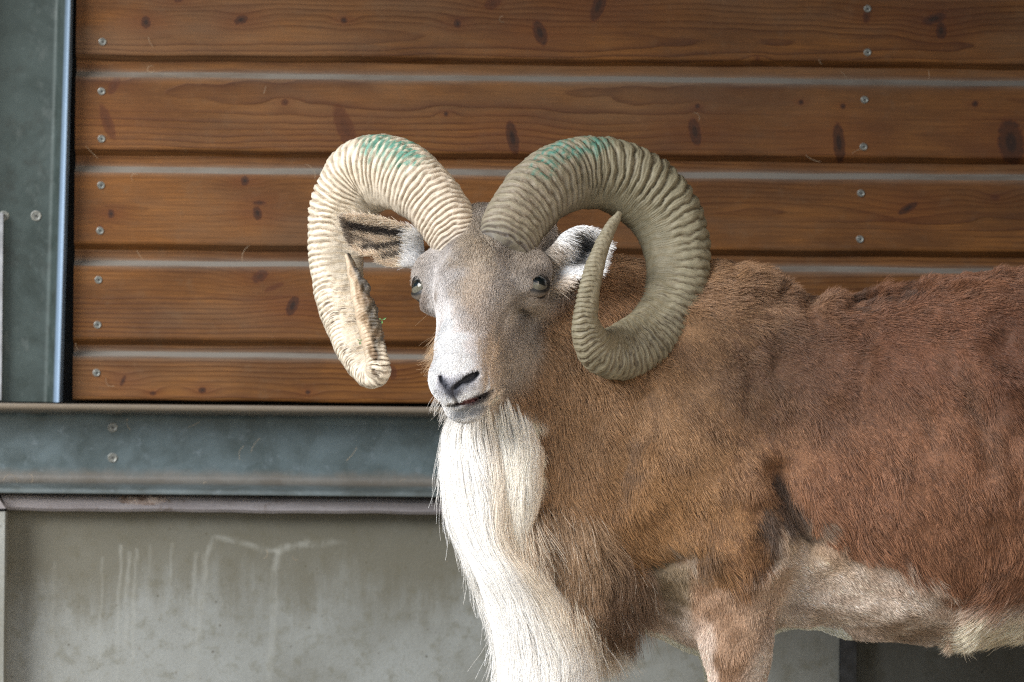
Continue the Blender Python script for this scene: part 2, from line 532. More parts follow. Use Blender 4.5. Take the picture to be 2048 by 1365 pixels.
tints = [(0.146, 0.055, 0.011)] * 2 + [(0.134, 0.050, 0.010), (0.152, 0.060, 0.0135), (0.145, 0.054, 0.0105), (0.150, 0.056, 0.0105), (0.165, 0.062, 0.011)]
ringpar = [(0.02, 0.03, 0.01), (0.01, 0.05, 0.02), (-0.018, 0.022, 0.018), (0.03, 0.055, -0.01), (0.0, 0.012, 0.010), (0.012, 0.010, 0.016), (-0.022, 0.014, 0.008)]
dust_m = dust_material()
screw_m = plain("zinc_screw", (0.16, 0.165, 0.15), 0.42, 0.3, 0.35, 300)
recess_m = plain("screw_recess", (0.02, 0.02, 0.018), 0.7, 0)

wall_root = empty("plank_wall", (0, WALL, 0.0))
tag(wall_root, "wall of horizontal reddish brown pine planks with dusty grooves behind the ram", "wall", None, "thing")


def add_screw(px, py, parent, Y, r, kind):
    """countersunk screw: rim, sunk head, star or cross recess"""
    c = W(px, py, Y)
    n = 20
    a = np.linspace(0, 2 * math.pi, n, endpoint=False)
    prof = [(1.0, 0.0002), (0.97, -0.0009), (0.80, -0.0013), (0.62, -0.0007)]
    V = []
    for (rr, yy) in prof:
        V += [(c[0] + r * rr * math.cos(t), Y + yy, c[2] + r * rr * math.sin(t)) for t in a]
    nb = len(prof)
    F = [q[::-1] for q in grid_faces(nb, n, True).tolist()]
    mi = [0] * len(F)
    rot = random.uniform(0, 1.5)
    if kind == 'star':
        rec = [(r * (0.40 if i % 2 else 0.27)) for i in range(12)]
    else:
        rec = [r * q for q in (0.62, 0.16, 0.16) * 4]
    m = len(rec)
    if kind == 'star':
        ang = [rot + 2 * math.pi * i / m for i in range(m)]
    else:
        ang = []
        for k in range(4):
            ang += [rot + k * math.pi / 2, rot + k * math.pi / 2 + 0.5, rot + (k + 1) * math.pi / 2 - 0.5]
    b = len(V)
    V.append((c[0], Y - 0.0008, c[2]))
    F += [[b, (nb - 1) * n + (i + 1) % n, (nb - 1) * n + i][::-1] for i in range(n)]
    mi += [0] * n
    b2 = len(V)
    V += [(c[0] + q * math.cos(t), Y - 0.0011, c[2] + q * math.sin(t)) for q, t in zip(rec, ang)]
    V.append((c[0], Y - 0.0011, c[2]))
    F += [[b2 + m, b2 + i, b2 + (i + 1) % m] for i in range(m)]
    mi += [1] * m
    return mesh_obj("screw", V, F, [screw_m, recess_m], parent, smooth=False, midx=mi, loc=c)


def plank(i):
    t0, t1, b0, b1 = rows[i]
    XL = W(149, 400, WALL)[0]
    XR_ = XR
    prev = rows[i - 1][3] if i else t0 - 30
    zp = [zl(prev) + 0.004, zl(t0), zl(t1), zl(t1) - 0.0015, zl(b0) + 0.004, zl(b0) + 0.0012, zl(b0) - 0.0006, zl(b1)]
    yp = [WALL + REC, WALL + REC, WALL + 0.0012, WALL, WALL, WALL + 0.0008, WALL + 0.003, WALL + REC + 0.001]
    if i == 6:
        zp[-1] = zl(b0) - 0.001
        yp[-1] = WALL + 0.03
    zp.append(zp[-1]); yp.append(WALL + 0.035)
    zp.insert(0, zp[0]); yp.insert(0, WALL + 0.035)
    n = len(zp)
    nx = 60
    xs = np.linspace(XL, XR_, nx)
    zoff = np.zeros(nx)
    V = np.zeros((nx, n, 3))
    for j in range(nx):
        wob = 0.0006 * math.sin(xs[j] * 9 + i * 2) + 0.0004 * math.sin(xs[j] * 31 + i)
        for q in range(n):
            V[j, q] = (xs[j], yp[q], zp[q] + wob)
    F = grid_faces(nx, n)[:, ::-1].tolist()
    mi = [[0, 0, 1, 0, 0, 0, 0, 0, 0][k] for _ in range(nx - 1) for k in range(n - 1)]
    F += [list(range(n))[::-1], [(nx - 1) * n + q for q in range(n)]]
    mi += [0, 0]
    ks = []
    for (a, b, rx, ry, ang, st) in knot_px.get(i, [(300 + 420 * q, (t1 + b0) / 2 + 20 * math.sin(q * 5 + i), 9, 12, 0, .8) for q in range(4)]):
        p = W(a, b, WALL)
        ks.append((p[0], p[2], rx * S * 6.5, ry * S * 6.5, ang, st))
    z0, h, k = ringpar[i]
    mat = wood_material(i, (zl(t1) + zl(b0)) / 2 + z0, h, k, ks, tints[i], (zl(t0) + zl(t1)) / 2)
    o = mesh_obj("plank", V.reshape(-1, 3), F, [mat, dust_m], wall_root, smooth=False, midx=mi, loc=((XL + XR_) / 2, WALL, (zl(t1) + zl(b0)) / 2))
    for (a, b) in screw_px.get(i, []):
        add_screw(a, b, o, WALL - 0.0002, 0.0055, 'star')
    return o


for i in range(7):
    plank(i)

# ---- steel channels (rolled U sections, open side to the viewer)
post_y_ = WALL - 0.02
steel_v = steel_material("galvanised_post", True)
steel_h = steel_material("galvanised_beam", False)


def channel_profile(w, lip, dep, tipf=.62):
    """section points (across, out) of a rolled channel with tapered flanges and fillets; 'out' grows towards the viewer"""
    P = []

    def arc(cx, cy, r, a0, a1, n=7):
        for q in range(n):
            a = math.radians(a0 + (a1 - a0) * q / (n - 1))
            P.append((cx + r * math.cos(a), cy + r * math.sin(a)))
    tip, root = lip * tipf, lip
    rt_ = min(.0065, tip * .8)
    P.append((0, -0.008))
    P.append((0, dep - 0.001))
    P.append((0.001, dep))
    arc(tip - rt_, dep - rt_, rt_, 85, 15)
    P.append((root, 0.012))
    arc(root + 0.011, 0.011, 0.011, 180, 270)
    arc(w - root - 0.011, 0.011, 0.011, 270, 360)
    P.append((w - root, 0.012))
    arc(w - tip + rt_, dep - rt_, rt_, 165, 95)
    P.append((w - 0.001, dep))
    P.append((w, dep - 0.001))
    P.append((w, -0.008))
    return P


beam_y = WALL + 0.012         # web plane
bt, bb = W(0, 806, beam_y), W(0, 984, beam_y)
beam = empty("steel_beam", (0, beam_y, bb[2]))
tag(beam, "horizontal galvanised steel channel beam under the planks, two screws in its web", "steel beam", None, "thing")
pr = channel_profile(bt[2] - bb[2], 0.0145, 0.055)
x0, x1 = -1.9, XR
V = []
for x in (x0, x1):
    for (a, o) in pr:
        V.append((x, beam_y - o, bb[2] + a))
n = len(pr)
F = [[q, q + 1, n + q + 1, n + q] for q in range(n - 1)] + [[n - 1, 0, n, 2 * n - 1]]
mesh_obj("channel", V, F, steel_h, beam, smooth="sharp")
for (a, b) in ((225, 855), (225, 916)):
    add_screw(a, b, beam, beam_y - 0.0002, 0.0072, 'cross')

post_y = WALL + 0.010
pb = W(124, 806, post_y)
pt = W(147, 0, post_y)
lean = (pt[0] - pb[0]) / (pt[2] - pb[2])
post = empty("steel_post", (pb[0] - 0.07, post_y, bt[2]))
tag(post, "upright galvanised steel channel post beside the plank ends, standing on the beam", "steel post")
wch = 0.150
pr = channel_profile(wch, 0.0175, 0.034, .36)
V = []
for z in (bt[2] + 0.002, 2.24):
    sh = lean * (z - pb[2])
    for (a, o) in pr:
        V.append((pb[0] - wch + a + sh, post_y - o, z))
n = len(pr)
F = [[q, q + 1, n + q + 1, n + q][::-1] for q in range(n - 1)] + [[n - 1, 0, n, 2 * n - 1][::-1]]
mesh_obj("channel", V, F, steel_v, post, smooth="sharp")
add_screw(72, 432, post, post_y - 0.0002, 0.0078, 'cross')
add_screw(8, 432, post, post_y - 0.0002, 0.0072, 'cross')

# flat plate whose edge shows at the border of the picture
p0 = W(8, 427, post_y)
v, f = [], []
box(v, f, p0[0] - 0.05, p0[0], post_y - 0.012, post_y - 0.003, bt[2] + 0.004, p0[2])
o = mesh_obj("steel_plate", v, f, plain("pale_plate", (0.27, 0.28, 0.30), 0.5, 0.3), None, smooth=False, loc=(p0[0] - 0.025, post_y, bt[2]))
tag(o, "pale flat steel plate fixed on the post web beside its screw", "plate")

# ---- ledge and concrete
lt, lb = W(0, 990, WALL - 0.02), W(0, 1021, WALL - 0.02)
lx = W(14, 1000, WALL - 0.02)[0]
V = []
nx = 120
prof = [(0.04, 0.0), (-0.012, 0.002), (-0.020, -0.002), (-0.023, -0.006), (-0.023, lb[2] - lt[2] + 0.004), (-0.019, lb[2] - lt[2]), (0.04, lb[2] - lt[2])]
xs = np.linspace(lx, XR, nx)
for x in xs:
    wob = 0.0005 * math.sin(x * 23) + 0.0004 * math.sin(x * 61 + 1)
    for (o_, a) in prof:
        dz = wob * (1 if o_ < 0 else 0)
        cut = 0.013 * min(1.0, max(0.0, 1 - (x - lx) / 0.001)) if a > -0.01 else 0
        V.append((x + (0.0 if x > lx else -0.010 * (1 + a / 0.02)), WALL + o_, lt[2] + a + dz))
F = grid_faces(nx, len(prof))[:, ::-1].tolist() + [list(range(len(prof)))[::-1], [(nx - 1) * len(prof) + q for q in range(len(prof))]]
o = mesh_obj("ledge", V, F, ledge_material(), None, smooth=False, loc=(lx, WALL, lb[2]))
tag(o, "chipped grey mauve ledge between the steel beam and the concrete", "ledge")

streaks = [
    ([(240, 1095), (232, 1365)], 5, .55), ([(256, 1110), (247, 1365)], 6, .5), ([(272, 1100), (262, 1365)], 5, .5), ([(205, 1120), (196, 1365)], 4, .35),
    ([(110, 1125), (98, 1365)], 5, .3), ([(345, 1090), (338, 1180)], 4, .35), ([(300, 1090), (295, 1250)], 5, .25),
    ([(428, 1078), (412, 1110), (404, 1180), (385, 1365)], 8, .6), ([(395, 1105), (388, 1150), (375, 1365)], 5, .4),
    ([(430, 1075), (470, 1082), (508, 1092), (525, 1102), (555, 1105)], 6, .5), ([(610, 1090), (575, 1092), (556, 1106), (550, 1150), (540, 1300), (536, 1365)], 9, .65),
    ([(625, 1095), (690, 1085)], 8, .35),
]
cy = WALL + 0.004
cx0, cx1, cx2 = W(12, 1200, cy)[0], W(1680, 1320, cy)[0], W(1712, 1320, cy)[0]
v, f = [], []
box(v, f, cx0, cx1 - 0.001, cy, cy + 0.05, 0.0, lb[2] + 0.004)
o = mesh_obj("concrete_wall", v, f, concrete_material("stained_concrete", 0.92, streaks), None, smooth=False, loc=((cx0 + cx1) / 2, cy, 0))
tag(o, "grey concrete wall panel with white lime runs below the ledge", "concrete wall", None, "thing")
v, f = [], []
box(v, f, cx2 + 0.001, XR, cy + 0.006, cy + 0.05, 0.0, lb[2] + 0.004)
o = mesh_obj("concrete_wall", v, f, concrete_material("dark_concrete", 0.45, None), None, smooth=False, loc=((cx2 + XR) / 2, cy, 0))
tag(o, "darker concrete wall panel under the belly past the black strip", "concrete wall", None, "thing")
v, f = [], []
box(v, f, cx1, cx2, cy - 0.010, cy + 0.05, 0.0, lb[2] + 0.002)
o = mesh_obj("joint_strip", v, f, plain("black_strip", (0.022, 0.024, 0.028), 0.5, 0.2, 0.5, 60), None, smooth=False, loc=((cx1 + cx2) / 2, cy, 0))
tag(o, "narrow black upright strip between two concrete panels under the belly", "strip")
ex = W(9, 1200, WALL - 0.03)[0]
v, f = [], []
box(v, f, ex - 0.5, ex, WALL - 0.035, cy + 0.05, 0.0, W(0, 1023, WALL - 0.03)[2])
o = mesh_obj("concrete_pier", v, f, concrete_material("pier_concrete", 1.1, None), None, smooth=False, loc=(ex - 0.25, WALL, 0))
tag(o, "concrete pier whose edge shows beside the lime stained panel", "pier")
v, f = [], []
zt = W(0, 1020, WALL - 0.03)[2]
V = [(ex - 0.5, WALL - 0.04, zt + 0.002), (ex + 0.002, WALL - 0.04, zt + 0.002), (ex - 0.010, WALL - 0.04, zt + 0.018), (ex - 0.5, WALL - 0.04, zt + 0.018)]
V += [(a, WALL + 0.04, c) for a, b, c in V]
F = [[0, 1, 2, 3], [7, 6, 5, 4], [0, 4, 5, 1], [1, 5, 6, 2], [2, 6, 7, 3], [3, 7, 4, 0]]
o = mesh_obj("ledge", V, F, bpy.data.materials["weathered_ledge"], None, smooth=False, loc=(ex - 0.25, WALL, zt))
tag(o, "short mitred end of grey ledge on top of the concrete pier", "ledge")

# =================================================================== RAM
ram = empty("ram", (W(1480, 800, 0.1)[0], 0.12, 0.0))
tag(ram, "brown ram with huge curled ribbed horns and long white beard, facing the viewer", "ram")

# ---- head frame: x across (towards the animal's left), f down the face, n out of the face
HO = W(957, 566, -0.01)
th, pit, rol = math.radians(-15), math.radians(48), math.radians(1.8)
Rz = np.array([[math.cos(th), -math.sin(th), 0], [math.sin(th), math.cos(th), 0], [0, 0, 1]])
Ry = np.array([[math.cos(-rol), 0, math.sin(-rol)], [0, 1, 0], [-math.sin(-rol), 0, math.cos(-rol)]])
B0 = np.array([[1, 0, 0], [0, -math.cos(pit), -math.sin(pit)], [0, -math.sin(pit), math.cos(pit)]])
HB = (Ry @ Rz @ B0.T).T          # rows: R, F, N in world


def H(x, f_, n_):
    return HO + x * HB[0] + f_ * HB[1] + n_ * HB[2]


def to_head(p):
    return (p - HO) @ HB.T


# ---- implicit body
PR = []      # (group, function, centre, reach, blend)


def ell(c, r, k, axes=None, g='b', sub=False):
    c = np.asarray(c, float)
    r = np.asarray(r, float)

    def fn(p):
        q = p - c
        if axes is not None:
            q = q @ axes.T
        k0 = np.sqrt(((q / r) ** 2).sum(-1))
        k1 = np.sqrt(((q / (r * r)) ** 2).sum(-1)) + 1e-9
        return k0 * (k0 - 1) / k1
    PR.append((g, fn, c - r.max(), c + r.max(), k, sub))


def cap(a, b, ra, rb, k, g='b', flat=None):
    a, b = np.asarray(a, float), np.asarray(b, float)

    def fn(p):
        q, d = p - a, b - a
        h = np.clip((q @ d) / (d @ d), 0, 1)
        w = q - h[..., None] * d
        if flat is not None:       # squeeze along an axis: (axis, factor)
            ax, fac = flat
            w = w + ((w @ ax) * (1 / fac - 1))[..., None] * ax
        return np.sqrt((w ** 2).sum(-1)) - (ra + (rb - ra) * h)
    m = max(ra, rb)
    PR.append((g, fn, np.minimum(a, b) - m, np.maximum(a, b) + m, k, False))


YB = 0.13     # spine plane of the trunk
# trunk loft along x, silhouette measured on the photo
TX = np.array([1230, 1300, 1380, 1460, 1540, 1620, 1700, 1780, 1860, 1950, 2048, 2200, 2350, 2480, 2580, 2640])
TT = np.array([720, 640, 582, 566, 578, 598, 598, 586, 566, 550, 536, 532, 560, 600, 660, 760])
TBt = np.array([1130, 1200, 1235, 1246, 1250, 1256, 1268, 1282, 1290, 1284, 1262, 1210, 1150, 1080, 1000, 900])
TWd = np.array([.085, .115, .135, .145, .150, .160, .170, .178, .180, .180, .176, .170, .165, .150, .115, .06])
txw = np.array([W(a, 800, YB)[0] for a in TX])
ttw = np.array([W(a, b, YB)[2] for a, b in zip(TX, TT)])
tbw = np.array([W(a, b, YB)[2] for a, b in zip(TX, TBt)])


def trunk(p):
    x = np.clip(p[..., 0], txw[0], txw[-1])
    zt_, zb_, w_ = np.interp(x, txw, ttw), np.interp(x, txw, tbw), np.interp(x, txw, TWd)
    cz, hz = (zt_ + zb_) / 2, (zt_ - zb_) / 2
    q = (p[..., 2] - cz) / hz
    wq = w_ * (1 + 0.10 * np.clip(-q, -1, 1) * 0 - 0.28 * np.clip(q, 0, 1) ** 2 - 0.12 * np.clip(-q, 0, 1) ** 2)
    ex_ = 2.25
    k0 = (np.abs((p[..., 1] - YB) / wq) ** ex_ + np.abs(q) ** ex_) ** (1 / ex_)
    d = (k0 - 1) * np.minimum(hz, w_) * 0.9
    over = np.maximum(txw[0] - p[..., 0], p[..., 0] - txw[-1])
    return np.where(over > 0, np.sqrt(np.maximum(d, 0) ** 2 + over ** 2) + np.minimum(d, 0) * 0.3 + 0.0, d)


PR.append(('b', trunk, np.array([txw[0] - 0.02, YB - 0.2, tbw.min() - 0.02]), np.array([txw[-1] + 0.02, YB + 0.2, ttw.max() + 0.02]), 0.05, False))
ylf = np.array([0, 1.0, 0])
# neck and chest
cap(W(1040, 560, 0.10), W(1150, 740, 0.13), .075, .125, .05)
cap(W(1150, 740, 0.13), W(1330, 880, 0.13), .125, .165, .06)
cap(W(1120, 620, 0.13), W(1400, 690, 0.14), .060, .105, .06)
cap(W(1055, 800, 0.06), W(1120, 1040, 0.10), .085, .105, .05)
ell(W(1185, 1020, 0.11), (.105, .11, .145), .06)
cap(W(1000, 740, 0.03), W(1010, 1010, 0.06), .055, .060, .05)
cap(W(1010, 1010, 0.06), W(1100, 1200, 0.08), .058, .050, .05)
cap(W(1210, 1120, 0.12), W(1420, 1180, 0.13), .065, .085, .05)
# shoulders, near and far
for (dy, sx) in ((0.0, 0), (0.23, -10)):
    sgn = -1 if dy == 0 else 1
    ell(W(1400 + sx, 900, YB + sgn * 0.085), (.115, .062, .165), .05)
    ell(W(1450 + sx, 1050, YB + sgn * 0.095), (.072, .055, .105), .04)
    yl = YB + sgn * 0.105
    k_ = W(1474 + sx, 1280, yl)
    cap(W(1470 + sx, 1110, yl), k_, .060, .043, .035)
    cap(k_, W(1474 + sx, 1420, yl), .043, .033, .02)
    knee = W(1474 + sx, 1430, yl)
    ell(knee, (.033, .033, .045), .02)
    fet = np.array([knee[0] + 0.005, yl, 0.075])
    cap(knee, fet, .027, .021, .015)
    ell(fet, (.027, .025, .03), .015)
    cap(fet, fet + np.array([-.022, 0, -.045]), .022, .024, .015)
    # hind leg: thigh, stifle, hock, cannon
    hy = YB + sgn * 0.105
    hip, stf = W(2430, 760, hy), W(2190, 1130, hy)
    ell((hip + stf) / 2, (.11, .07, .21), .05, norm(np.array([[.75, 0, .55], [0, 1, 0], [-.55, 0, .75]])))
    hock = np.array([W(2440, 1300, hy)[0], hy, 0.31])
    cap(stf, hock, .075, .032, .04)
    hf = np.array([hock[0] - 0.02, hy, 0.075])
    cap(hock, hf, .026, .021, .015)
    ell(hf, (.027, .025, .03), .015)
    cap(hf, hf + np.array([-.022, 0, -.045]), .022, .024, .015)
cap(W(2640, 700, YB), W(2690, 830, YB), .028, .014, .03)     # tail

# head (mirrored left / right)
ell(H(0, -.045, -.035), (.068, .078, .070), .032, HB, 'h')
cap(H(0, -.080, .004), H(0, .03, .016), .042, .046, .032, 'h')
cap(H(0, .00, .010), H(0, .150, .004), .046, .033, .022, 'h')
cap(H(0, .02, -.035), H(0, .150, -.022), .048, .033, .022, 'h')
ell(H(.001, .168, -.010), (.0345, .035, .031), .015, HB, 'h')
ell(H(.002, .176, -.044), (.0275, .024, .019), .012, HB, 'h')
cap(H(0, .05, -.085), H(0, .165, -.052), .042, .022, .02, 'h')
for s in (-1, 1):
    ell(H(s * .063, -.006, -.014), (.027, .038, .030), .022, HB, 'h')
    ell(H(s * .060, -.026, .000), (.024, .022, .020), .025, HB, 'h')
    ell(H(s * .040, .030, -.078), (.022, .060, .044), .016, HB, 'h')
    cap(H(s * .044, -.040, .014), H(s * .076, -.026, -.002), .016, .012, .014, 'h')
    cap(H(s * .026, .06, -.058), H(s * .018, .15, -.040), .027, .018, .016, 'h')
    ell(H(s * .0185, .168, -.004), (.018, .022, .022), .012, HB, 'h')
    cap(H(s * .035, -.08, .000), H(s * .052, -.105, -.012), .038, .034, .02, 'h')      # horn cores
    cap(H(s * .062, -.055, -.045), H(s * .092, -.062, -.060), .028, .020, .015, 'h')    # ear roots
cap(H(0, -.06, -.06), W(1060, 600, .11), .070, .085, .03, 'h')
cap(H(0, .06, -.09), W(1010, 760, .05), .050, .062, .03, 'h')

EYE = {s: H(s * .0725, .001, -.009) for s in (-1, 1)}
ER = 0.0206


def seg_d(u, v, pts):
    """distance (px) from uv to a polyline"""
    d = np.full(u.shape, 1e9)
    for (a, b) in zip(pts[:-1], pts[1:]):
        a, b = np.array(a, float), np.array(b, float)
        e = b - a
        h = np.clip(((u - a[0]) * e[0] + (v - a[1]) * e[1]) / (e @ e), 0, 1)
        d = np.minimum(d, np.hypot(u - a[0] - h * e[0], v - a[1] - h * e[1]))
    return d


def blob(u, v, cu, cv, ru, rv, ang=0.0, soft=0.5):
    ca, sa = math.cos(ang), math.sin(ang)
    a = ((u - cu) * ca + (v - cv) * sa) / ru
    b = (-(u - cu) * sa + (v - cv) * ca) / rv
    r = np.sqrt(a * a + b * b)
    return sstep(1 + soft, 1 - soft, r)


NOS_R = [(909, 776), (922, 765), (938, 755), (954, 747)]
NOS_L = [(881, 752), (884, 762), (894, 773)]
PHIL = [(906, 780), (908, 790), (914, 806)]
MOUTH = [(896, 812), (915, 809), (935, 805), (956, 797), (974, 787), (984, 780)]


def carve(p, d):
    """nostrils, lip line, eye sockets"""
    hl = to_head(p)
    u, v_ = uv(p)
    front = sstep(.10, .13, hl[..., 1]) * (hl[..., 2] > -.075)
    m = 0.011 * np.maximum(sstep(6, 1, seg_d(u, v_, NOS_R)), blob(u, v_, 941, 756, 17, 8, -.55, .4)) + 0.007 * sstep(6, 1, seg_d(u, v_, NOS_L))
    m = m + 0.003 * sstep(5, 1, seg_d(u, v_, PHIL)) + 0.005 * sstep(5, 1, seg_d(u, v_, MOUTH))
    d = d + m * front
    rs_ = sstep(.005, .02, hl[..., 0]) * sstep(-.10, -.085, hl[..., 2])
    q_ = seg_d(u, v_, [(1046, 606), (1018, 650), (1006, 700), (1000, 748)]) / 22
    d = d + rs_ * (.0075 * np.exp(-q_ * q_) - .0022 * np.exp(-(q_ - 1.9) ** 2))
    q_ = seg_d(u, v_, [(930, 470), (925, 520)]) / 26
    d = d + .0025 * np.exp(-q_ * q_) * sstep(.0, .01, hl[..., 2])
    q_ = seg_d(u, v_, [(1012, 478), (1016, 520)]) / 26
    d = d + .004 * np.exp(-q_ * q_) * sstep(.0, .01, hl[..., 2])
    for s in (-1, 1):
        de = np.linalg.norm(p - EYE[s], axis=-1) - ER * 0.97
        k = 0.004
        h = np.clip(k - np.abs(d + de), 0, None) / k
        d = np.maximum(d, -de) + h * h * k * 0.25
    return d


def field(X, Y, Z, groups=('b', 'h')):
    D = np.full((len(X), len(Y), len(Z)), 0.4)
    ax = (X, Y, Z)
    for (g, fn, lo, hi, k, sub) in PR:
        if g not in groups:
            continue
        sl = []
        for a in range(3):
            i0 = np.searchsorted(ax[a], lo[a] - k - 0.012)
            i1 = np.searchsorted(ax[a], hi[a] + k + 0.012)
            sl.append(slice(i0, i1))
        if any(s_.stop <= s_.start for s_ in sl):
            continue
        P = np.stack(np.meshgrid(X[sl[0]], Y[sl[1]], Z[sl[2]], indexing='ij'), -1)
        d = fn(P)
        o = D[sl[0], sl[1], sl[2]]
        h = np.clip(k - np.abs(o - d), 0, None) / k
        D[sl[0], sl[1], sl[2]] = np.minimum(o, d) - h * h * k * 0.25
    return D


def eval_pts(p, groups):
    D = np.full(len(p), 0.4)
    for (g, fn, lo, hi, k, sub) in PR:
        if g in groups:
            d = fn(p)
            h = np.clip(k - np.abs(D - d), 0, None) / k
            D = np.minimum(D, d) - h * h * k * 0.25
    return D


def axis(lo, hi, flo, fhi, fine, coarse):
    a = np.arange(flo, fhi, fine)
    left = flo - coarse * np.arange(1, int((flo - lo) / coarse) + 2)
    right = a[-1] + coarse * np.arange(1, int((hi - a[-1]) / coarse) + 2)
    return np.concatenate([left[::-1], a, right])


def surface_nets(D, X, Y, Z):
    ins = D < 0
    nx, ny, nz = D.shape
    cnt = np.zeros((nx - 1, ny - 1, nz - 1), dtype=np.int8)
    corner = [(i, j, k) for i in (0, 1) for j in (0, 1) for k in (0, 1)]
    for (i, j, k) in corner:
        cnt += ins[i:nx - 1 + i, j:ny - 1 + j, k:nz - 1 + k]
    act = (cnt > 0) & (cnt < 8)
    ci, cj, ck = np.nonzero(act)
    idx = np.full(act.shape, -1, dtype=np.int64)
    idx[ci, cj, ck] = np.arange(len(ci))
    acc = np.zeros((len(ci), 3))
    num = np.zeros(len(ci))
    pos = {}
    for c in corner:
        pos[c] = (np.stack([X[ci + c[0]], Y[cj + c[1]], Z[ck + c[2]]], -1), D[ci + c[0], cj + c[1], ck + c[2]])
    for a in corner:
        for ax_ in range(3):
            if a[ax_] == 0:
                b = list(a)
                b[ax_] = 1
                pa, da = pos[a]
                pb_, db = pos[tuple(b)]
                m = (da < 0) != (db < 0)
                t = np.where(m, da / (da - db + 1e-15), 0)
                acc += np.where(m[:, None], pa + (pb_ - pa) * t[:, None], 0)
                num += m
    V = acc / num[:, None]
    Fs = []
    for ax_ in range(3):
        o1, o2 = [(1, 2), (2, 0), (0, 1)][ax_]
        sa = [slice(None)] * 3
        sb = [slice(None)] * 3
        sa[ax_], sb[ax_] = slice(0, -1), slice(1, None)
        ch = ins[tuple(sa)] != ins[tuple(sb)]
        e = np.array(np.nonzero(ch)).T
        ok = (e[:, o1] > 0) & (e[:, o2] > 0) & (e[:, o1] < D.shape[o1] - 1) & (e[:, o2] < D.shape[o2] - 1)
        e = e[ok]
        flip = ins[tuple(sa)][tuple(e.T)]

        def cell(d1, d2):
            q = e.copy()
            q[:, o1] += d1
            q[:, o2] += d2
            return idx[tuple(q.T)]
        quad = np.stack([cell(-1, -1), cell(0, -1), cell(0, 0), cell(-1, 0)], -1)
        quad[~flip] = quad[~flip][:, ::-1]
        Fs.append(quad)
    return V, np.vstack(Fs)


hx0, hx1 = W(815, 600, 0)[0], W(1125, 600, 0)[0]
hz0, hz1 = W(900, 868, 0)[2], W(900, 385, 0)[2]
GX = axis(W(850, 800, 0)[0], txw[-1] + 0.10, hx0, hx1, .0026, .008)
GY = axis(-.22, YB + .24, -.20, .13, .0030, .008)
GZ = axis(0.0, ttw.max() + 0.30, hz0, hz1, .0026, .008)
D = field(GX, GY, GZ)
# head details
i0, i1 = np.searchsorted(GX, hx0), np.searchsorted(GX, hx1)
k0, k1 = np.searchsorted(GZ, hz0), np.searchsorted(GZ, hz1)
j1 = np.searchsorted(GY, .13)
P = np.stack(np.meshgrid(GX[i0:i1], GY[:j1], GZ[k0:k1], indexing='ij'), -1)
D[i0:i1, :j1, k0:k1] = carve(P, D[i0:i1, :j1, k0:k1])
del P
near = np.nonzero(np.abs(D) < .035)
P = np.stack([GX[near[0]], GY[near[1]], GZ[near[2]]], -1)
sel = (P[:, 2] > .30)
near = tuple(a[sel] for a in near)
P = P[sel]
pu, pv = uv(P)
hz = np.clip((pu - 1120) / 60, 0, 1) * (P[:, 1] < YB)
FOLDS = [([(1275, 800), (1262, 900), (1238, 990)], 26, .007), ([(1300, 780), (1300, 870)], 18, .004), ([(1556, 945), (1575, 1010), (1625, 1085)], 24, .014), ([(1520, 1020), (1530, 1120)], 20, .006),
         ([(1905, 740), (1960, 850), (1985, 940)], 20, .006), ([(1955, 760), (2015, 880), (2040, 980)], 18, .006), ([(1850, 800), (1862, 900)], 16, .003), ([(2010, 690), (2060, 760), (2070, 850)], 34, .014),
         ([(1545, 650), (1550, 760)], 11, .0012), ([(1500, 700), (1490, 830)], 12, .0012), ([(1445, 740), (1450, 840)], 10, .001), ([(1735, 690), (1720, 780)], 16, .005), ([(1700, 610), (1745, 600)], 20, .008), ([(1790, 600), (1820, 590)], 18, .007),
         ([(1400, 1110), (1300, 1130)], 16, .006), ([(1640, 1240), (1840, 1268), (1920, 1262)], 16, .006)]
dd = np.zeros(len(P))
for (pl, w_, dep_) in FOLDS:
    q = seg_d(pu, pv, pl) / w_
    dd += dep_ * np.exp(-q * q) - dep_ * .35 * np.exp(-((q - 2.0) ** 2))
dd += .0020 * noise(P, 7, 70) + .0006 * noise(P, 20, 71)
topz = np.interp(P[:, 0], txw, ttw)
dd += .0034 * noise(P * np.array([1, .3, .3]), 24, 72) * np.clip(1 - np.abs(P[:, 2] - topz) / .05, 0, 1) * (pu > 1420)
D[near] += dd * hz
del P
BV, BF = surface_nets(D, GX, GY, GZ)
del D

# vertex normals
tri = np.vstack([BF[:, [0, 1, 2]], BF[:, [0, 2, 3]]])


def vnormals(V, T):
    n = np.cross(V[T[:, 1]] - V[T[:, 0]], V[T[:, 2]] - V[T[:, 0]])
    out = np.zeros_like(V)
    for q in range(3):
        for a in range(3):
            out[:, a] += np.bincount(T[:, q], n[:, a], len(V))
    return norm(out)


BN = vnormals(BV, tri)

# ---- coat pattern ---------------------------------------------------------
def rgb(r, g, b):
    """sRGB 0-255 -> linear"""
    c = np.array([r, g, b]) / 255.0
    return np.where(c <= .04045, c / 12.92, ((c + .055) / 1.055) ** 2.4)


LOW_U = np.array([1000, 1230, 1262, 1300, 1340, 1390, 1430, 1470, 1505, 1530, 1560, 1590, 1620, 1660, 1700, 1780, 1860, 1950, 2060, 2300, 2700])
LOW_V = np.array([1300, 1235, 1165, 1122, 1098, 1120, 1160, 1178, 1165, 1130, 1075, 1030, 1035, 1075, 1098, 1125, 1160, 1205, 1215, 1180, 1100])


def head_weight(p):
    hl = to_head(p)
    dh = eval_pts(p, ('h',))
    u, v_ = uv(p)
    w = sstep(.020, .004, dh)
    # behind the jaw line the coat belongs to the neck
    w = w * sstep(.125, .085, p[:, 1] + 0.0)
    w = w * sstep(-.150, -.125, hl[:, 2])
    return w


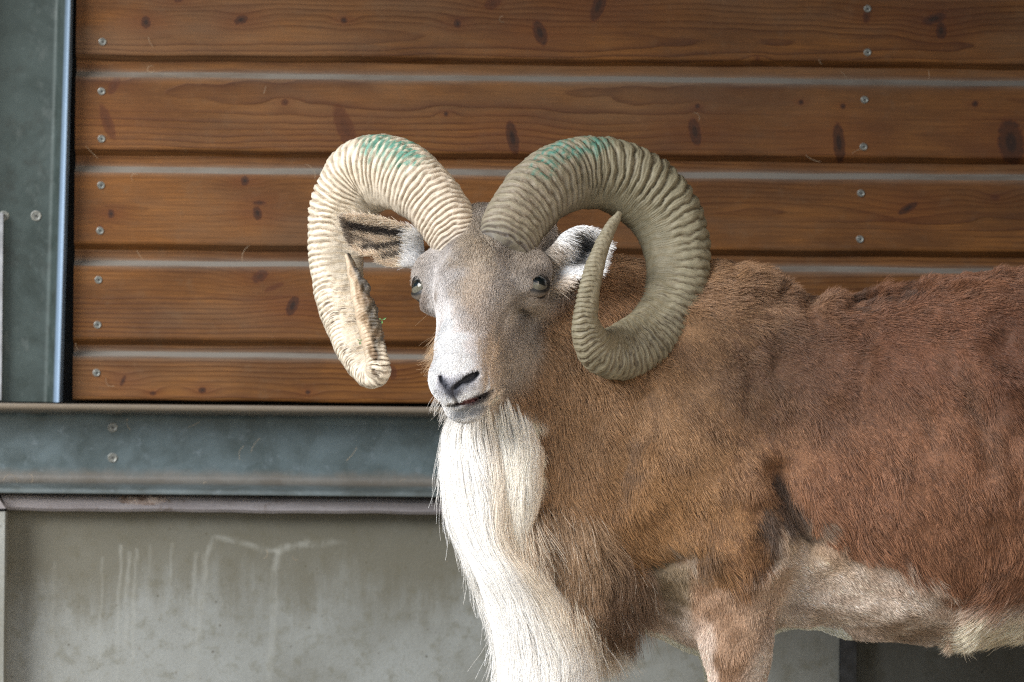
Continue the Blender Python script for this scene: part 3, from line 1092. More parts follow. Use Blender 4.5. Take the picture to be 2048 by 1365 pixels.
def coat(p, hw=None, fine=True):
    """albedo of the coat at p (N,3)"""
    u, v_ = uv(p)
    n1 = noise(p, 9, 1)
    n2 = noise(p, 28, 2)
    n3 = noise(p, 80, 3)
    uu, vv = u + 14 * n2 + 5 * n3, v_ + 14 * noise(p, 26, 4) + 5 * n3
    tan_ = rgb(142, 112, 82)
    red = rgb(136, 98, 74)
    c = tan_ + (red - tan_) * sstep(1380, 1700, uu + 0.15 * (vv - 900))[:, None]

    def mixc(m, col, st=1.0):
        nonlocal c
        c = c + (np.asarray(col) - c) * (np.clip(m, 0, 1) * st)[:, None]
    mixc(blob(uu, vv, 1330, 1050, 200, 110, 0.3, .7), rgb(140, 106, 70), .7)
    mixc(blob(uu, vv, 1150, 800, 120, 160, 0, .7), rgb(140, 112, 84), .7)
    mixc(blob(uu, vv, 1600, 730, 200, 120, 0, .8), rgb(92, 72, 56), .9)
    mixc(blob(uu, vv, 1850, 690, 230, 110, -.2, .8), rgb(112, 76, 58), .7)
    mixc(blob(uu, vv, 2040, 720, 70, 130, 0, .7), rgb(84, 54, 40), .7)  # dark brown fringe, with the flank hollow's shade put into the colour
    mixc(blob(uu, vv, 1480, 590, 160, 40, 0, .8), rgb(150, 122, 98), .6)
    mixc(blob(uu, vv, 1230, 600, 90, 60, 0, .8), rgb(124, 92, 66), .6)
    mixc(blob(uu, vv, 1720, 595, 28, 16, .5, .6), rgb(60, 48, 40), .75)
    mixc(blob(uu, vv, 1805, 590, 26, 16, -.7, .6), rgb(60, 48, 40), .75)
    # dark partings
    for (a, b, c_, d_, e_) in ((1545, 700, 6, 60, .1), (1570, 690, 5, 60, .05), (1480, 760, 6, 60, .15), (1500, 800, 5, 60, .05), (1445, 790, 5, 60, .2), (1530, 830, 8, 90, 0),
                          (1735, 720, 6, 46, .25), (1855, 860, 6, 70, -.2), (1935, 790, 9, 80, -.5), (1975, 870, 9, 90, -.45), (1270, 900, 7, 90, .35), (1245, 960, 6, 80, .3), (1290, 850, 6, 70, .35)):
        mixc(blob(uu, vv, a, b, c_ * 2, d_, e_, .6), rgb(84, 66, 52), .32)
    # flecks of darker tips
    mixc(sstep(.15, .9, noise(p, 120, 5)) * sstep(1350, 1500, u), rgb(84, 58, 46), .42)
    mixc(sstep(.2, .9, n2 * .6 + .6 * n3), rgb(92, 68, 50), .30)
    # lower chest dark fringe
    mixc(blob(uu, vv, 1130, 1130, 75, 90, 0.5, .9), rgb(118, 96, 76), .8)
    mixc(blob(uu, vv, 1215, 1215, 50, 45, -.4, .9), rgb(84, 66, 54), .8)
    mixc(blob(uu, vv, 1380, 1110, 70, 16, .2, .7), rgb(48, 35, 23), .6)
    # below the skirt of the coat: pale belly and leg
    low = np.interp(uu, LOW_U, LOW_V)
    bel = sstep(-6, 10, vv - low)
    pale = rgb(164, 154, 144) + (rgb(132, 116, 102) - rgb(164, 154, 144)) * (.55 * sstep(-.6, .9, n2 + .5 * n1))[:, None]
    c = c + (pale - c) * bel[:, None]
    mixc(bel * blob(uu, vv, 1640, 1090, 90, 50, .4, .7), rgb(132, 114, 92), .8)
    mixc(bel * sstep(0, 60, 60 - (vv - low)) * (u > 1560), rgb(126, 106, 90), .6)
    mixc(bel * blob(uu, vv, 1850, 1270, 120, 32, .1, .6), rgb(106, 88, 70), .7)
    mixc(bel * blob(uu, vv, 1325, 1150, 110, 75, .2, .5), rgb(90, 78, 60), .95)  # skin ahead of the leg, its shadow painted into the colour
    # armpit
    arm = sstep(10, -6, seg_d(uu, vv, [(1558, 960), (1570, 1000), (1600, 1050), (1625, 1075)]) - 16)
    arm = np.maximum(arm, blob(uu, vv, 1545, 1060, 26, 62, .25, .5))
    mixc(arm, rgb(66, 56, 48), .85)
    # leg
    leg = sstep(1125, 1165, vv - .0 * u) * sstep(1370, 1395, u) * sstep(1600, 1560, u + (v_ - 1150) * .45) * (p[:, 1] < .09)
    lc = rgb(156, 130, 108) + (rgb(126, 100, 78) - rgb(156, 130, 108)) * sstep(-.5, .6, n2)[:, None]
    c = c + (lc - c) * (leg * bel)[:, None]
    mixc(leg * sstep(1428, 1408, u + 10 * n2 - (v_ - 1200) * .10) * sstep(1210, 1290, v_), rgb(196, 184, 174), .8)
    mixc(leg * sstep(1500, 1545, u + (v_ - 1150) * .3) * sstep(1330, 1180, v_), rgb(180, 160, 140), .7)
    # white flank tuft
    mixc(blob(u + 10 * n2, v_ + 8 * n3, 2010, 1262, 115, 58, -.1, .3), rgb(188, 166, 150), 1.0)
    # legs beyond
    far_leg = (p[:, 2] < .42) & (p[:, 1] > .09) & (u < 1700)
    c[far_leg] = rgb(196, 182, 168)
    c[(p[:, 2] < .34)] = rgb(190, 172, 152)
    # ---- throat and beard zone (white)
    bl = np.interp(v_, [780, 830, 900, 1000, 1050, 1100, 1150, 1200, 1260, 1320, 1420], [1060, 1078, 1088, 1080, 1066, 1046, 1090, 1135, 1170, 1190, 1180])
    wb = sstep(8, -20, u + 10 * n2 - bl) * sstep(800, 860, v_)
    mixc(wb, rgb(228, 218, 200), 1)
    # ---- head
    if hw is None:
        hw = head_weight(p)
    hl = to_head(p)
    x, f_, n_ = hl[:, 0], hl[:, 1], hl[:, 2]
    un, vn = u + 9 * n2 + 4 * n3, v_ + 9 * noise(p, 30, 6)
    hc = np.tile(rgb(151, 141, 132), (len(p), 1))

    def mh(m, col, st=1.0):
        nonlocal hc
        hc = hc + (np.asarray(col) - hc) * (np.clip(m, 0, 1) * st)[:, None]
    mh(blob(un, vn, 952, 475, 30, 66, 0, .8), rgb(166, 150, 128), .65)
    mh(blob(un, vn, 945, 560, 26, 60, 0, .8), rgb(172, 156, 138), .6)
    mh(blob(un, vn, 1050, 500, 50, 40, 0, .8), rgb(150, 134, 116), .6)
    mh(blob(un, vn, 1068, 660, 40, 80, 0, .7), rgb(150, 132, 112), .8)
    mh(sstep(640, 720, v_) * sstep(985, 1010, un), rgb(150, 132, 112), .8)
    mh(blob(un, vn, 960, 660, 40, 90, 0, .8), rgb(170, 152, 136), .5)
    mh(blob(un, vn, 890, 660, 30, 120, -.05, 1.0), rgb(200, 194, 190), .8)
    mh(blob(un, vn, 905, 742, 66, 74, 0, .85), rgb(200, 196, 195), .95)
    mh(blob(un, vn, 985, 720, 18, 60, 0, .6), rgb(176, 154, 130), .7)
    mh(sstep(770, 800, vn) * sstep(1000, 970, un), rgb(214, 210, 206), .9)
    mh(blob(un, vn, 985, 800, 16, 40, .1, .6), rgb(190, 172, 150), .7)
    mh(blob(un, vn, 842, 600, 14, 26, 0, .6), rgb(120, 104, 92), .7)
    mh(blob(un, vn, 1020, 430 + 40, 90, 26, .3, .6), rgb(116, 104, 92), .5)
    mh(sstep(-.05, -.09, n_) * sstep(.05, .0, f_), rgb(140, 110, 82), .6)
    mh(sstep(12, 3, seg_d(u, v_, [(1054, 580), (1030, 598), (1006, 626), (996, 660)])), rgb(96, 84, 74), .45)
    mh(blob(u, v_, 1078, 545, 34, 16, -.15, .7), rgb(96, 84, 74), .6)
    mh(blob(u, v_, 1078, 590, 26, 9, .1, .6), rgb(104, 90, 80), .6)
    mh(sstep(986, 1004, un) * sstep(640, 680, v_), rgb(142, 126, 110), .6)
    # nose, lips
    front = f_ > .12
    d1, d2 = seg_d(u, v_, NOS_R), seg_d(u, v_, NOS_L)
    mh(front * blob(u, v_, 914, 770, 34, 17, -.45, .8), rgb(96, 96, 104), .85)
    mh(front * sstep(8, 2, d1), rgb(50, 50, 56), .9)
    mh(front * blob(u, v_, 940, 756, 20, 10, -.55, .4), rgb(38, 38, 44), .95)
    mh(front * sstep(8, 2, d2), rgb(74, 74, 86), .9)
    mh(front * blob(u, v_, 906, 782, 15, 13, 0, .7), rgb(64, 64, 70), .9)
    mh(front * blob(u, v_, 888, 764, 12, 14, .5, .8), rgb(110, 110, 122), .6)
    mh(front * sstep(11, 3, seg_d(u, v_, [(884, 760), (897, 778), (905, 787), (914, 776), (924, 766)])), rgb(54, 54, 60), .85)
    mh(front * sstep(4, 1, seg_d(u, v_, PHIL)), rgb(60, 58, 62), .8)
    mh(front * (noise(p, 190, 91) > 1.15) * sstep(770, 780, v_), rgb(60, 58, 60), .8)
    lipd = seg_d(u, v_, MOUTH)
    mh(front * sstep(6, 2, lipd) * sstep(890, 915, u) * sstep(992, 970, u), rgb(56, 48, 50), .95)
    mh(front * blob(u, v_, 956, 799, 26, 10, -.42, .4), rgb(50, 46, 48), .9)
    mh(front * blob(u, v_, 938, 803, 18, 6, -.3, .4), rgb(96, 58, 58), .9)
    mh(front * blob(u, v_, 935, 823, 42, 12, -.25, .5), rgb(104, 106, 110), .85)
    return np.clip(c * np.array([1.32, 1.26, 1.2]) * (1 + .55 * bel * (1 - hw) * (1 - .9 * leg))[:, None], 0, .86) * (1 - hw)[:, None] + np.clip(hc * np.array([1.52, 1.58, 1.64]), 0, .76) * hw[:, None]


def fur_len(p, hw):
    u, v_ = uv(p)
    n2 = noise(p, 16, 12)
    low = np.interp(u + 10 * n2, LOW_U, LOW_V)
    L = np.full(len(p), .0135) * (1 + .25 * n2)
    L = np.where(u < 1330, lerp(.020, .0135, sstep(1250, 1330, u)), L)
    fr = sstep(-70, -10, v_ - low) * sstep(25, 0, v_ - low)
    L = L + .013 * fr
    below = sstep(0, 20, v_ - low)
    L = lerp(L, .0085, below)
    L = lerp(L, .034, blob(u, v_, 2000, 1262, 110, 60, 0, .4))
    L = lerp(L, .034, blob(u, v_, 1495, 565, 45, 30, 0, .6))
    L = lerp(L, .026, blob(u, v_, 1720, 575, 120, 26, 0, .6))
    L = lerp(L, .007, sstep(.36, .30, p[:, 2]) * (u > 1300))
    leg = sstep(1180, 1200, v_) * (u > 1380) * (u < 1570) * (p[:, 1] < .09)
    L = lerp(L, .008, leg)
    hl = to_head(p)
    HLn = np.where(hl[:, 1] < -.02, .0090, .0065)
    HLn = np.where(hl[:, 1] > .12, .0034, HLn)
    HLn = lerp(HLn, .013, blob(u, v_, 950, 470, 34, 50, 0, .6))
    HLn = lerp(HLn, .016, sstep(1015, 1060, u) * sstep(620, 700, v_))
    L = lerp(L, HLn, hw)
    return L


FLOW = np.array([  # u, v, dx, dz
    (1100, 650, .35, -.9), (1200, 560, .75, -.5), (1260, 640, .6, -.8), (1120, 850, .25, -1), (1180, 1000, .35, -1), (1130, 1120, .55, -.8), (1250, 900, .5, -.9),
    (1300, 1100, .6, -.7), (1400, 900, .55, -.85), (1420, 700, .5, -.9), (1450, 580, .8, -.3), (1500, 1050, .35, -.95), (1560, 650, .75, -.55), (1600, 850, .55, -.85),
    (1700, 1000, .45, -.9), (1750, 600, .8, -.35), (1800, 800, .6, -.8), (1850, 1100, .45, -.9), (1950, 600, .8, -.5), (2000, 900, .45, -.95), (2000, 1260, -.75, -.6),
    (2100, 1200, -.3, -.9), (1650, 1180, .9, -.35), (1800, 1250, .9, -.3), (1470, 1250, .1, -1), (1470, 1400, 0, -1), (1300, 1200, .5, -.8), (2300, 800, .7, -.7), (2300, 1200, .2, -1)], float)


def flow(p, hw):
    u, v_ = uv(p)
    num = np.zeros((len(p), 2))
    den = np.zeros(len(p))
    for (a, b, dx, dz) in FLOW:
        w = 1.0 / (((u - a) ** 2 + (v_ - b) ** 2) / 1e4 + .05) ** 1.5
        num += w[:, None] * np.array([dx, dz])
        den += w
    num /= den[:, None]
    V = np.stack([num[:, 0], np.zeros(len(p)), num[:, 1]], -1)
    hl = to_head(p)
    # on the head hair lies down the face and sweeps back over the cheeks
    hf = HB[1][None, :] * 1.0 + HB[0][None, :] * (np.clip(hl[:, 0] * 12, -1, 1) * sstep(-.06, .03, hl[:, 1]) * .5)[:, None] - HB[2][None, :] * .15
    back = sstep(.035, .055, np.abs(hl[:, 0]))
    hf = hf + (-HB[2][None, :] * .8 + np.array([[0, 0, -.3]])) * back[:, None]
    # crest on the forehead fans upwards
    cr_ = sstep(-.03, -.06, hl[:, 1])
    hf = hf + HB[0][None, :] * (np.clip(hl[:, 0] * 30, -1, 1) * cr_ * .6)[:, None]
    return norm(V * (1 - hw)[:, None] + norm(hf) * hw[:, None])


bhw = head_weight(BV)
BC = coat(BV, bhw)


def skin_material():
    t = NT("short_coat_skin")
    c = t.attr()
    n = t.noise(t.pos(), 500, 3, 0.6)
    c = t.mix(t.mr(n, 0.3, 0.7, 0.1, 0.5), c, (0.05, 0.035, 0.025), 'MULTIPLY')
    t.bump(n, 0.4, 0.001)
    return t.fin(c, 0.7, 0, 0.25)


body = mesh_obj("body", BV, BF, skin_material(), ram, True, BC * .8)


# ---- strands --------------------------------------------------------------
def hair_material(name, rough=0.45, spec=0.35):
    t = NT(name)
    c = t.attr()
    return t.fin(c, rough, 0, spec)


def curves_obj(name, pts, rad, cols, mat, parent):
    """pts (N,K,3) world, rad (N,K), cols (N,K,3)"""
    N, K, _ = pts.shape
    hc = bpy.data.hair_curves.new(name)
    hc.add_curves([K] * N)
    loc = np.array(parent.location)
    if parent.parent is not None:
        loc = loc + np.array(parent.parent.location)
    hc.attributes['position'].data.foreach_set('vector', (pts - loc).astype(np.float32).ravel())
    a = hc.attributes.get('radius') or hc.attributes.new('radius', 'FLOAT', 'POINT')
    a.data.foreach_set('value', rad.astype(np.float32).ravel())
    a = hc.attributes.new('col', 'FLOAT_COLOR', 'POINT')
    c = np.ones((N, K, 4), dtype=np.float32)
    c[..., :3] = cols
    a.data.foreach_set('color', c.ravel())
    hc.materials.append(mat)
    o = bpy.data.objects.new(name, hc)
    return link(o, parent)


TA = np.linalg.norm(np.cross(BV[tri[:, 1]] - BV[tri[:, 0]], BV[tri[:, 2]] - BV[tri[:, 0]]), axis=1) / 2


def sample(n, weight):
    w = TA * weight
    t = rng.choice(len(tri), n, p=w / w.sum())
    a, b = rng.random(n), rng.random(n)
    m = a + b > 1
    a[m], b[m] = 1 - a[m], 1 - b[m]
    c = 1 - a - b
    T = tri[t]
    p = BV[T[:, 0]] * c[:, None] + BV[T[:, 1]] * a[:, None] + BV[T[:, 2]] * b[:, None]
    n_ = norm(BN[T[:, 0]] * c[:, None] + BN[T[:, 1]] * a[:, None] + BN[T[:, 2]] * b[:, None])
    return p, n_


def clump(p, cell, amt, tips, jitter):
    """pull strand tips towards the mean of their cell"""
    q = p + np.stack([noise(p, 40, 31 + i) for i in range(3)], -1) * cell * .35
    key = np.floor(q / cell).astype(np.int64)
    key = key[:, 0] * 73856093 ^ key[:, 1] * 19349663 ^ key[:, 2] * 83492791
    _, inv, cnt = np.unique(key, return_inverse=True, return_counts=True)
    mean = np.stack([np.bincount(inv, tips[:, a]) / cnt for a in range(3)], -1)
    r = rng.random(len(cnt))
    return tips + (mean[inv] - tips) * (amt * (.4 + .6 * r[inv]))[:, None], r[inv]


def fur(n, weight, name, K=5, rad=.00019):
    p, nr = sample(n, weight)
    hw = head_weight(p)
    u, v_ = uv(p)
    # keep the eyes, nostrils, lips free
    keep = np.ones(len(p), bool)
    for s in (-1, 1):
        keep &= np.linalg.norm(p - EYE[s], axis=1) > ER * 1.16
    hl = to_head(p)
    fr = (hl[:, 1] > .12) & (hw > .3)
    keep &= ~(fr & ((seg_d(u, v_, NOS_R) < 7) | (seg_d(u, v_, NOS_L) < 4) | (seg_d(u, v_, MOUTH) < 4)))
    p, nr, hw, u, v_ = p[keep], nr[keep], hw[keep], u[keep], v_[keep]
    N = len(p)
    L = fur_len(p, hw) * rng.uniform(.65, 1.25, N)
    fl = flow(p, hw)
    fl = fl + .18 * np.stack([noise(p, 22, 20 + i) for i in range(3)], -1) * (1 - .4 * hw)[:, None] + rng.normal(0, .17, (N, 3))
    t = norm(fl - nr * (fl * nr).sum(-1, keepdims=True))
    lift = np.clip(.26 + .16 * noise(p, 18, 24) + rng.normal(0, .12, N), .05, 1.0)
    ridge = blob(u, v_, 1495, 565, 60, 30, 0, .6) + .7 * blob(u, v_, 1750, 580, 260, 26, 0, .5)
    lift = lift + .55 * np.clip(ridge, 0, 1)
    tipd = t * np.cos(lift)[:, None] + nr * np.sin(lift)[:, None] * .8
    tips = p + tipd * L[:, None]
    tips, cr = clump(p, .0060, .34, tips, 0)
    tips = lerp(tips, p + tipd * L[:, None], (hw * .6)[:, None])
    s = np.linspace(0, 1, K)[None, :, None]
    mid = p + (tips - p) * .5 + nr * (L * (.10 + .06 * rng.random(N)))[:, None]
    root = p - nr * .0015
    pts = root[:, None] * (1 - s) ** 2 + 2 * mid[:, None] * s * (1 - s) + tips[:, None] * s ** 2
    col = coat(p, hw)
    g = (1 + (.13 - .05 * hw) * rng.normal(0, 1, N))[:, None] * (.90 + .18 * cr)[:, None]
    col = np.clip(col * g, .004, .9)
    pale = (rng.random(N) < .06) & (hw < .5)
    col[pale] = np.clip(col[pale] * 1.5, 0, .85)
    dk = (rng.random(N) < .10 + .10 * sstep(1400, 1600, u)) & (hw < .5)
    col[dk] *= .5
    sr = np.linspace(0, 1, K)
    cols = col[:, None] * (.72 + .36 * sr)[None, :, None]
    radii = rad * np.array([1, 1, .9, .7, .25])[None, :K] * rng.uniform(.8, 1.25, N)[:, None]
    radii = radii * lerp(1.0, .85, hw)[:, None]
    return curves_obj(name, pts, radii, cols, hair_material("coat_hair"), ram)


cent = BV[tri].mean(1)
cn = BN[tri].mean(1)
cu, cv = uv(cent)
thw = head_weight(cent)
wgt = np.where(cn[:, 1] < .35, 1.0, .22)
wgt = wgt * np.where(cu > 2120, .35, 1.0) * np.where(cent[:, 2] < .33, .5, 1.0)
wgt_h = wgt * (1 + 3.2 * thw)
coat_o = fur(480000, wgt_h, "coat")


def ribbon(name, n, rowsL, rowsR, Yt, bulge, colf, lenr, seed, rad=.00024, t0max=.80, K=8, spread=.0):
    """long hair hanging in a sheet between two edge curves (photo rows), rounded in depth"""
    r = np.random.default_rng(seed)
    L_, R_ = np.array(rowsL, float), np.array(rowsR, float)
    vv = L_[:, 0]
    a0 = r.beta(.9, .9, n)
    t0 = r.random(n) ** 1.0 * t0max
    ln = r.uniform(lenr[0], lenr[1], n)
    layer = np.sqrt(r.random(n))
    nk = 60
    lock = r.random((nk, 3))
    li = (a0 * nk * .999).astype(int)
    da = (r.standard_t(4, n) * .040 + (lock[li, 0] - .5) * .07)
    da = np.clip(da, -.5, .5)
    ph = r.uniform(0, 6.28, n)
    s = np.linspace(0, 1, K)
    pts = np.zeros((n, K, 3))
    for k in range(K):
        t = np.clip(t0 + ln * s[k], 0, 1.35)
        v_ = vv[0] + (vv[-1] - vv[0]) * t
        wv = .05 * np.sin(t * 9 + a0 * 9 + lock[li, 1] * 1.5) + .02 * np.sin(t * 17 + lock[li, 0] * 6.3) + .012 * np.sin(t * 40 + ph * 3) + .012 * np.sin(t * 30 + ph)
        a = a0 + da * s[k] ** 1.5 + wv * s[k] + spread * (a0 - .5) * s[k] ** 2
        ul = np.interp(v_, vv, L_[:, 1])
        ur = np.interp(v_, vv, R_[:, 1])
        u_ = ul + (ur - ul) * a
        Yc = np.interp(v_, vv, Yt)
        aa = np.clip(2 * a - 1, -1, 1)
        Y = Yc - bulge * np.sqrt(np.clip(1 - aa * aa, 0, 1)) * (.55 + .45 * layer) + 0.007 * (lock[li, 2] - .5) * np.sin(np.clip(t * 4, 0, 3.1)) + .005 * np.sin(a0 * 60 + lock[li, 2] * 6 + t * 7) + .010 * (1 - s[k])
        d = (Y - CAM[1]) * S
        uu, w_ = u_ - 1024, -(v_ - 682.5)
        pts[:, k, 0] = (uu * CR - w_ * SR) * d
        pts[:, k, 1] = Y
        pts[:, k, 2] = CAM[2] + (uu * SR + w_ * CR) * d
    col = colf(a0, t0, r, n)
    col = np.clip(col * (1 + .10 * r.normal(0, 1, n))[:, None] * (.90 + .14 * lock[li, 1])[:, None], .01, .93)
    cols = col[:, None] * np.linspace(.88, 1.08, K)[None, :, None]
    rd = rad * np.linspace(1, .35, K)[None] * r.uniform(.7, 1.3, n)[:, None]
    return pts, rd, np.clip(cols, 0, .94)


def white(a, t, r, n):
    c = np.tile(rgb(244, 241, 236), (n, 1))
    warm = sstep(.45, .75, a) * sstep(.5, .1, np.abs(t - .25)) * .5
    c = c + (rgb(214, 194, 162) - c) * warm[:, None]
    return c


def lobe(a, t, r, n):
    c = np.tile(rgb(243, 237, 226), (n, 1))
    ed = sstep(.80, 1.02, a + .06 * r.normal(0, 1, n))
    c = c + (rgb(196, 168, 132) - c) * (ed * .7)[:, None]
    return c


def dark(a, t, r, n):
    c = np.tile(rgb(110, 88, 70), (n, 1))
    m = r.random(n) < sstep(.4, .9, t) * .45
    c[m] = rgb(196, 178, 158)
    return c


beard_parts = []
beard_parts.append(ribbon("b", 42000,
                          [(785, 925), (860, 884), (900, 882), (950, 886), (1000, 894), (1050, 905), (1100, 927), (1150, 950), (1200, 967), (1260, 984), (1320, 992), (1440, 1000)],
                          [(785, 1000), (860, 1030), (900, 1040), (950, 1046), (1000, 1046), (1050, 1044), (1100, 1052), (1150, 1096), (1200, 1140), (1260, 1170), (1320, 1192), (1440, 1185)],
                          [.02, .015, .01, .0, .0, .0, .0, .0, .01, .015, .02, .02], .060, white, (.18, .38), 11))
beard_parts.append(ribbon("l", 26000,
                          [(785, 975), (900, 985), (1000, 985), (1050, 995), (1130, 1022)],
                          [(785, 1050), (900, 1092), (1000, 1084), (1050, 1074), (1130, 1066)],
                          [.0, -.008, -.010, -.004, .010], .042, lobe, (.15, .62), 12, t0max=.80))
pts = np.concatenate([b[0] for b in beard_parts])
curves_obj("beard", pts, np.concatenate([b[1] for b in beard_parts]), np.concatenate([b[2] for b in beard_parts]), hair_material("beard_hair", .4, .35), ram)


def long_fur(n, mask, colf, lenr, dirv, name_mat, seed, rad=.0002, K=7, sag=.5):
    """long strands rooted on the skin inside a mask"""
    r = np.random.default_rng(seed)
    w = TA * mask
    t = r.choice(len(tri), n, p=w / w.sum())
    a, b = r.random(n), r.random(n)
    m = a + b > 1
    a[m], b[m] = 1 - a[m], 1 - b[m]
    T = tri[t]
    p = BV[T[:, 0]] * (1 - a - b)[:, None] + BV[T[:, 1]] * a[:, None] + BV[T[:, 2]] * b[:, None]
    nn = BN[T[:, 0]]
    L = r.uniform(lenr[0], lenr[1], n)
    dv = np.asarray(dirv, float)[None] + .35 * np.stack([noise(p, 14, 60 + i) for i in range(3)], -1) + r.normal(0, .16, (n, 3))
    d0 = norm(dv - nn * np.minimum((dv * nn).sum(-1, keepdims=True), 0) + nn * .25)
    pts = np.zeros((n, K, 3))
    pts[:, 0] = p - nn * .002
    d_ = d0
    curl = r.normal(0, .25, (n, 3))
    for k in range(1, K):
        d_ = norm(d_ + np.array([0, 0, -sag / K]) + curl / K)
        pts[:, k] = pts[:, k - 1] + d_ * (L / (K - 1))[:, None]
    tips, cr = clump(p, .016, .5, pts[:, -1], 0)
    dt = tips - pts[:, -1]
    s_ = np.linspace(0, 1, K)
    pts = pts + dt[:, None] * (s_ ** 1.5)[None, :, None]
    col = colf(p, r, n)
    col = col * (1 + .16 * r.normal(0, 1, n))[:, None] * (.82 + .3 * cr)[:, None]
    cols = np.clip(col[:, None] * np.linspace(.8, 1.15, K)[None, :, None], .004, .9)
    return pts, rad * np.linspace(1, .3, K)[None] * r.uniform(.7, 1.25, n)[:, None], cols


def mane_col(p, r, n):
    u, v_ = uv(p)
    c = rgb(150, 122, 94) + (rgb(116, 92, 72) - rgb(150, 122, 94)) * sstep(1150, 1250, u + .5 * (v_ - 1150))[:, None]
    m = r.random(n) < .10 * sstep(1200, 1080, u) + .03
    c[m] = rgb(206, 190, 170)
    return c


tc = BV[tri].mean(1)
tu, tv = uv(tc)
mk = np.maximum(blob(tu, tv, 1105, 1120, 80, 80, .6, .8), blob(tu, tv, 1190, 1175, 80, 60, .3, .8)) * (BN[tri[:, 0]][:, 1] < .4)
d = long_fur(16000, mk, mane_col, (.025, .065), (.42, -.25, -.85), "mane_hair", 13)
mkb = sstep(42, 8, seg_d(tu, tv, [(1040, 1040), (1052, 1100), (1100, 1165), (1160, 1225), (1185, 1270)])) * (BN[tri[:, 0]][:, 1] < .5)


def wisp_col(p, r, n):
    c = np.tile(rgb(222, 208, 188), (n, 1))
    m = r.random(n) < .45
    c[m] = rgb(150, 124, 98)
    return c


d2_ = long_fur(7000, mkb, wisp_col, (.04, .10), (.22, -.40, -.9), "", 14, sag=.3)
d = tuple(np.concatenate([a, b]) for a, b in zip(d, d2_))
curves_obj("chest_mane", *d, hair_material("mane_hair", .45, .3), ram)

mkc = sstep(16, 6, seg_d(tu, tv, [(858, 640), (868, 690), (874, 740)])) * (tc[:, 1] > -.12) * (thw > .2)
mkw = sstep(26, 10, seg_d(tu, tv, [(880, 800), (905, 838), (950, 838)])) * (thw > .2) * .5


def cheek_col(p, r, n):
    u, v_ = uv(p)
    return np.where((v_ < 770)[:, None], rgb(196, 166, 132), rgb(226, 220, 212))


ch = long_fur(420, mkc + mkw, cheek_col, (.012, .034), (-.55, -.25, -.6), "", 15, rad=.00016, sag=.4)
curves_obj("cheek_hair", *ch, hair_material("cheek_hair_strand", .45, .3), ram)

# ---- horns ----------------------------------------------------------------
def horn_material(warm):
    t = NT("horn_keratin")
    c = t.attr()
    n = t.noise(t.pos(), 90, 6, 0.7)
    n2 = t.noise(t.pos(), 420, 4, 0.7)
    n3 = t.noise(t.pos(), 210, 5, 0.75)
    c = t.mix(t.mr(n3, 0.55, 0.72, 0, 0.55), c, (0.13, 0.095, 0.055) if warm else (0.075, 0.068, 0.042))
    c = t.mix(t.mr(n, 0.35, 0.72, 0, 0.45), c, (0.16, 0.12, 0.07) if warm else (0.11, 0.10, 0.06))
    c = t.mix(t.mr(n2, 0.5, 0.8, 0, 0.35), c, (0.62, 0.55, 0.44) if warm else (0.36, 0.34, 0.25))
    t.bump(t.math('ADD', n2, n), 0.35, 0.0012)
    return t.fin(c, 0.55, 0, 0.35)


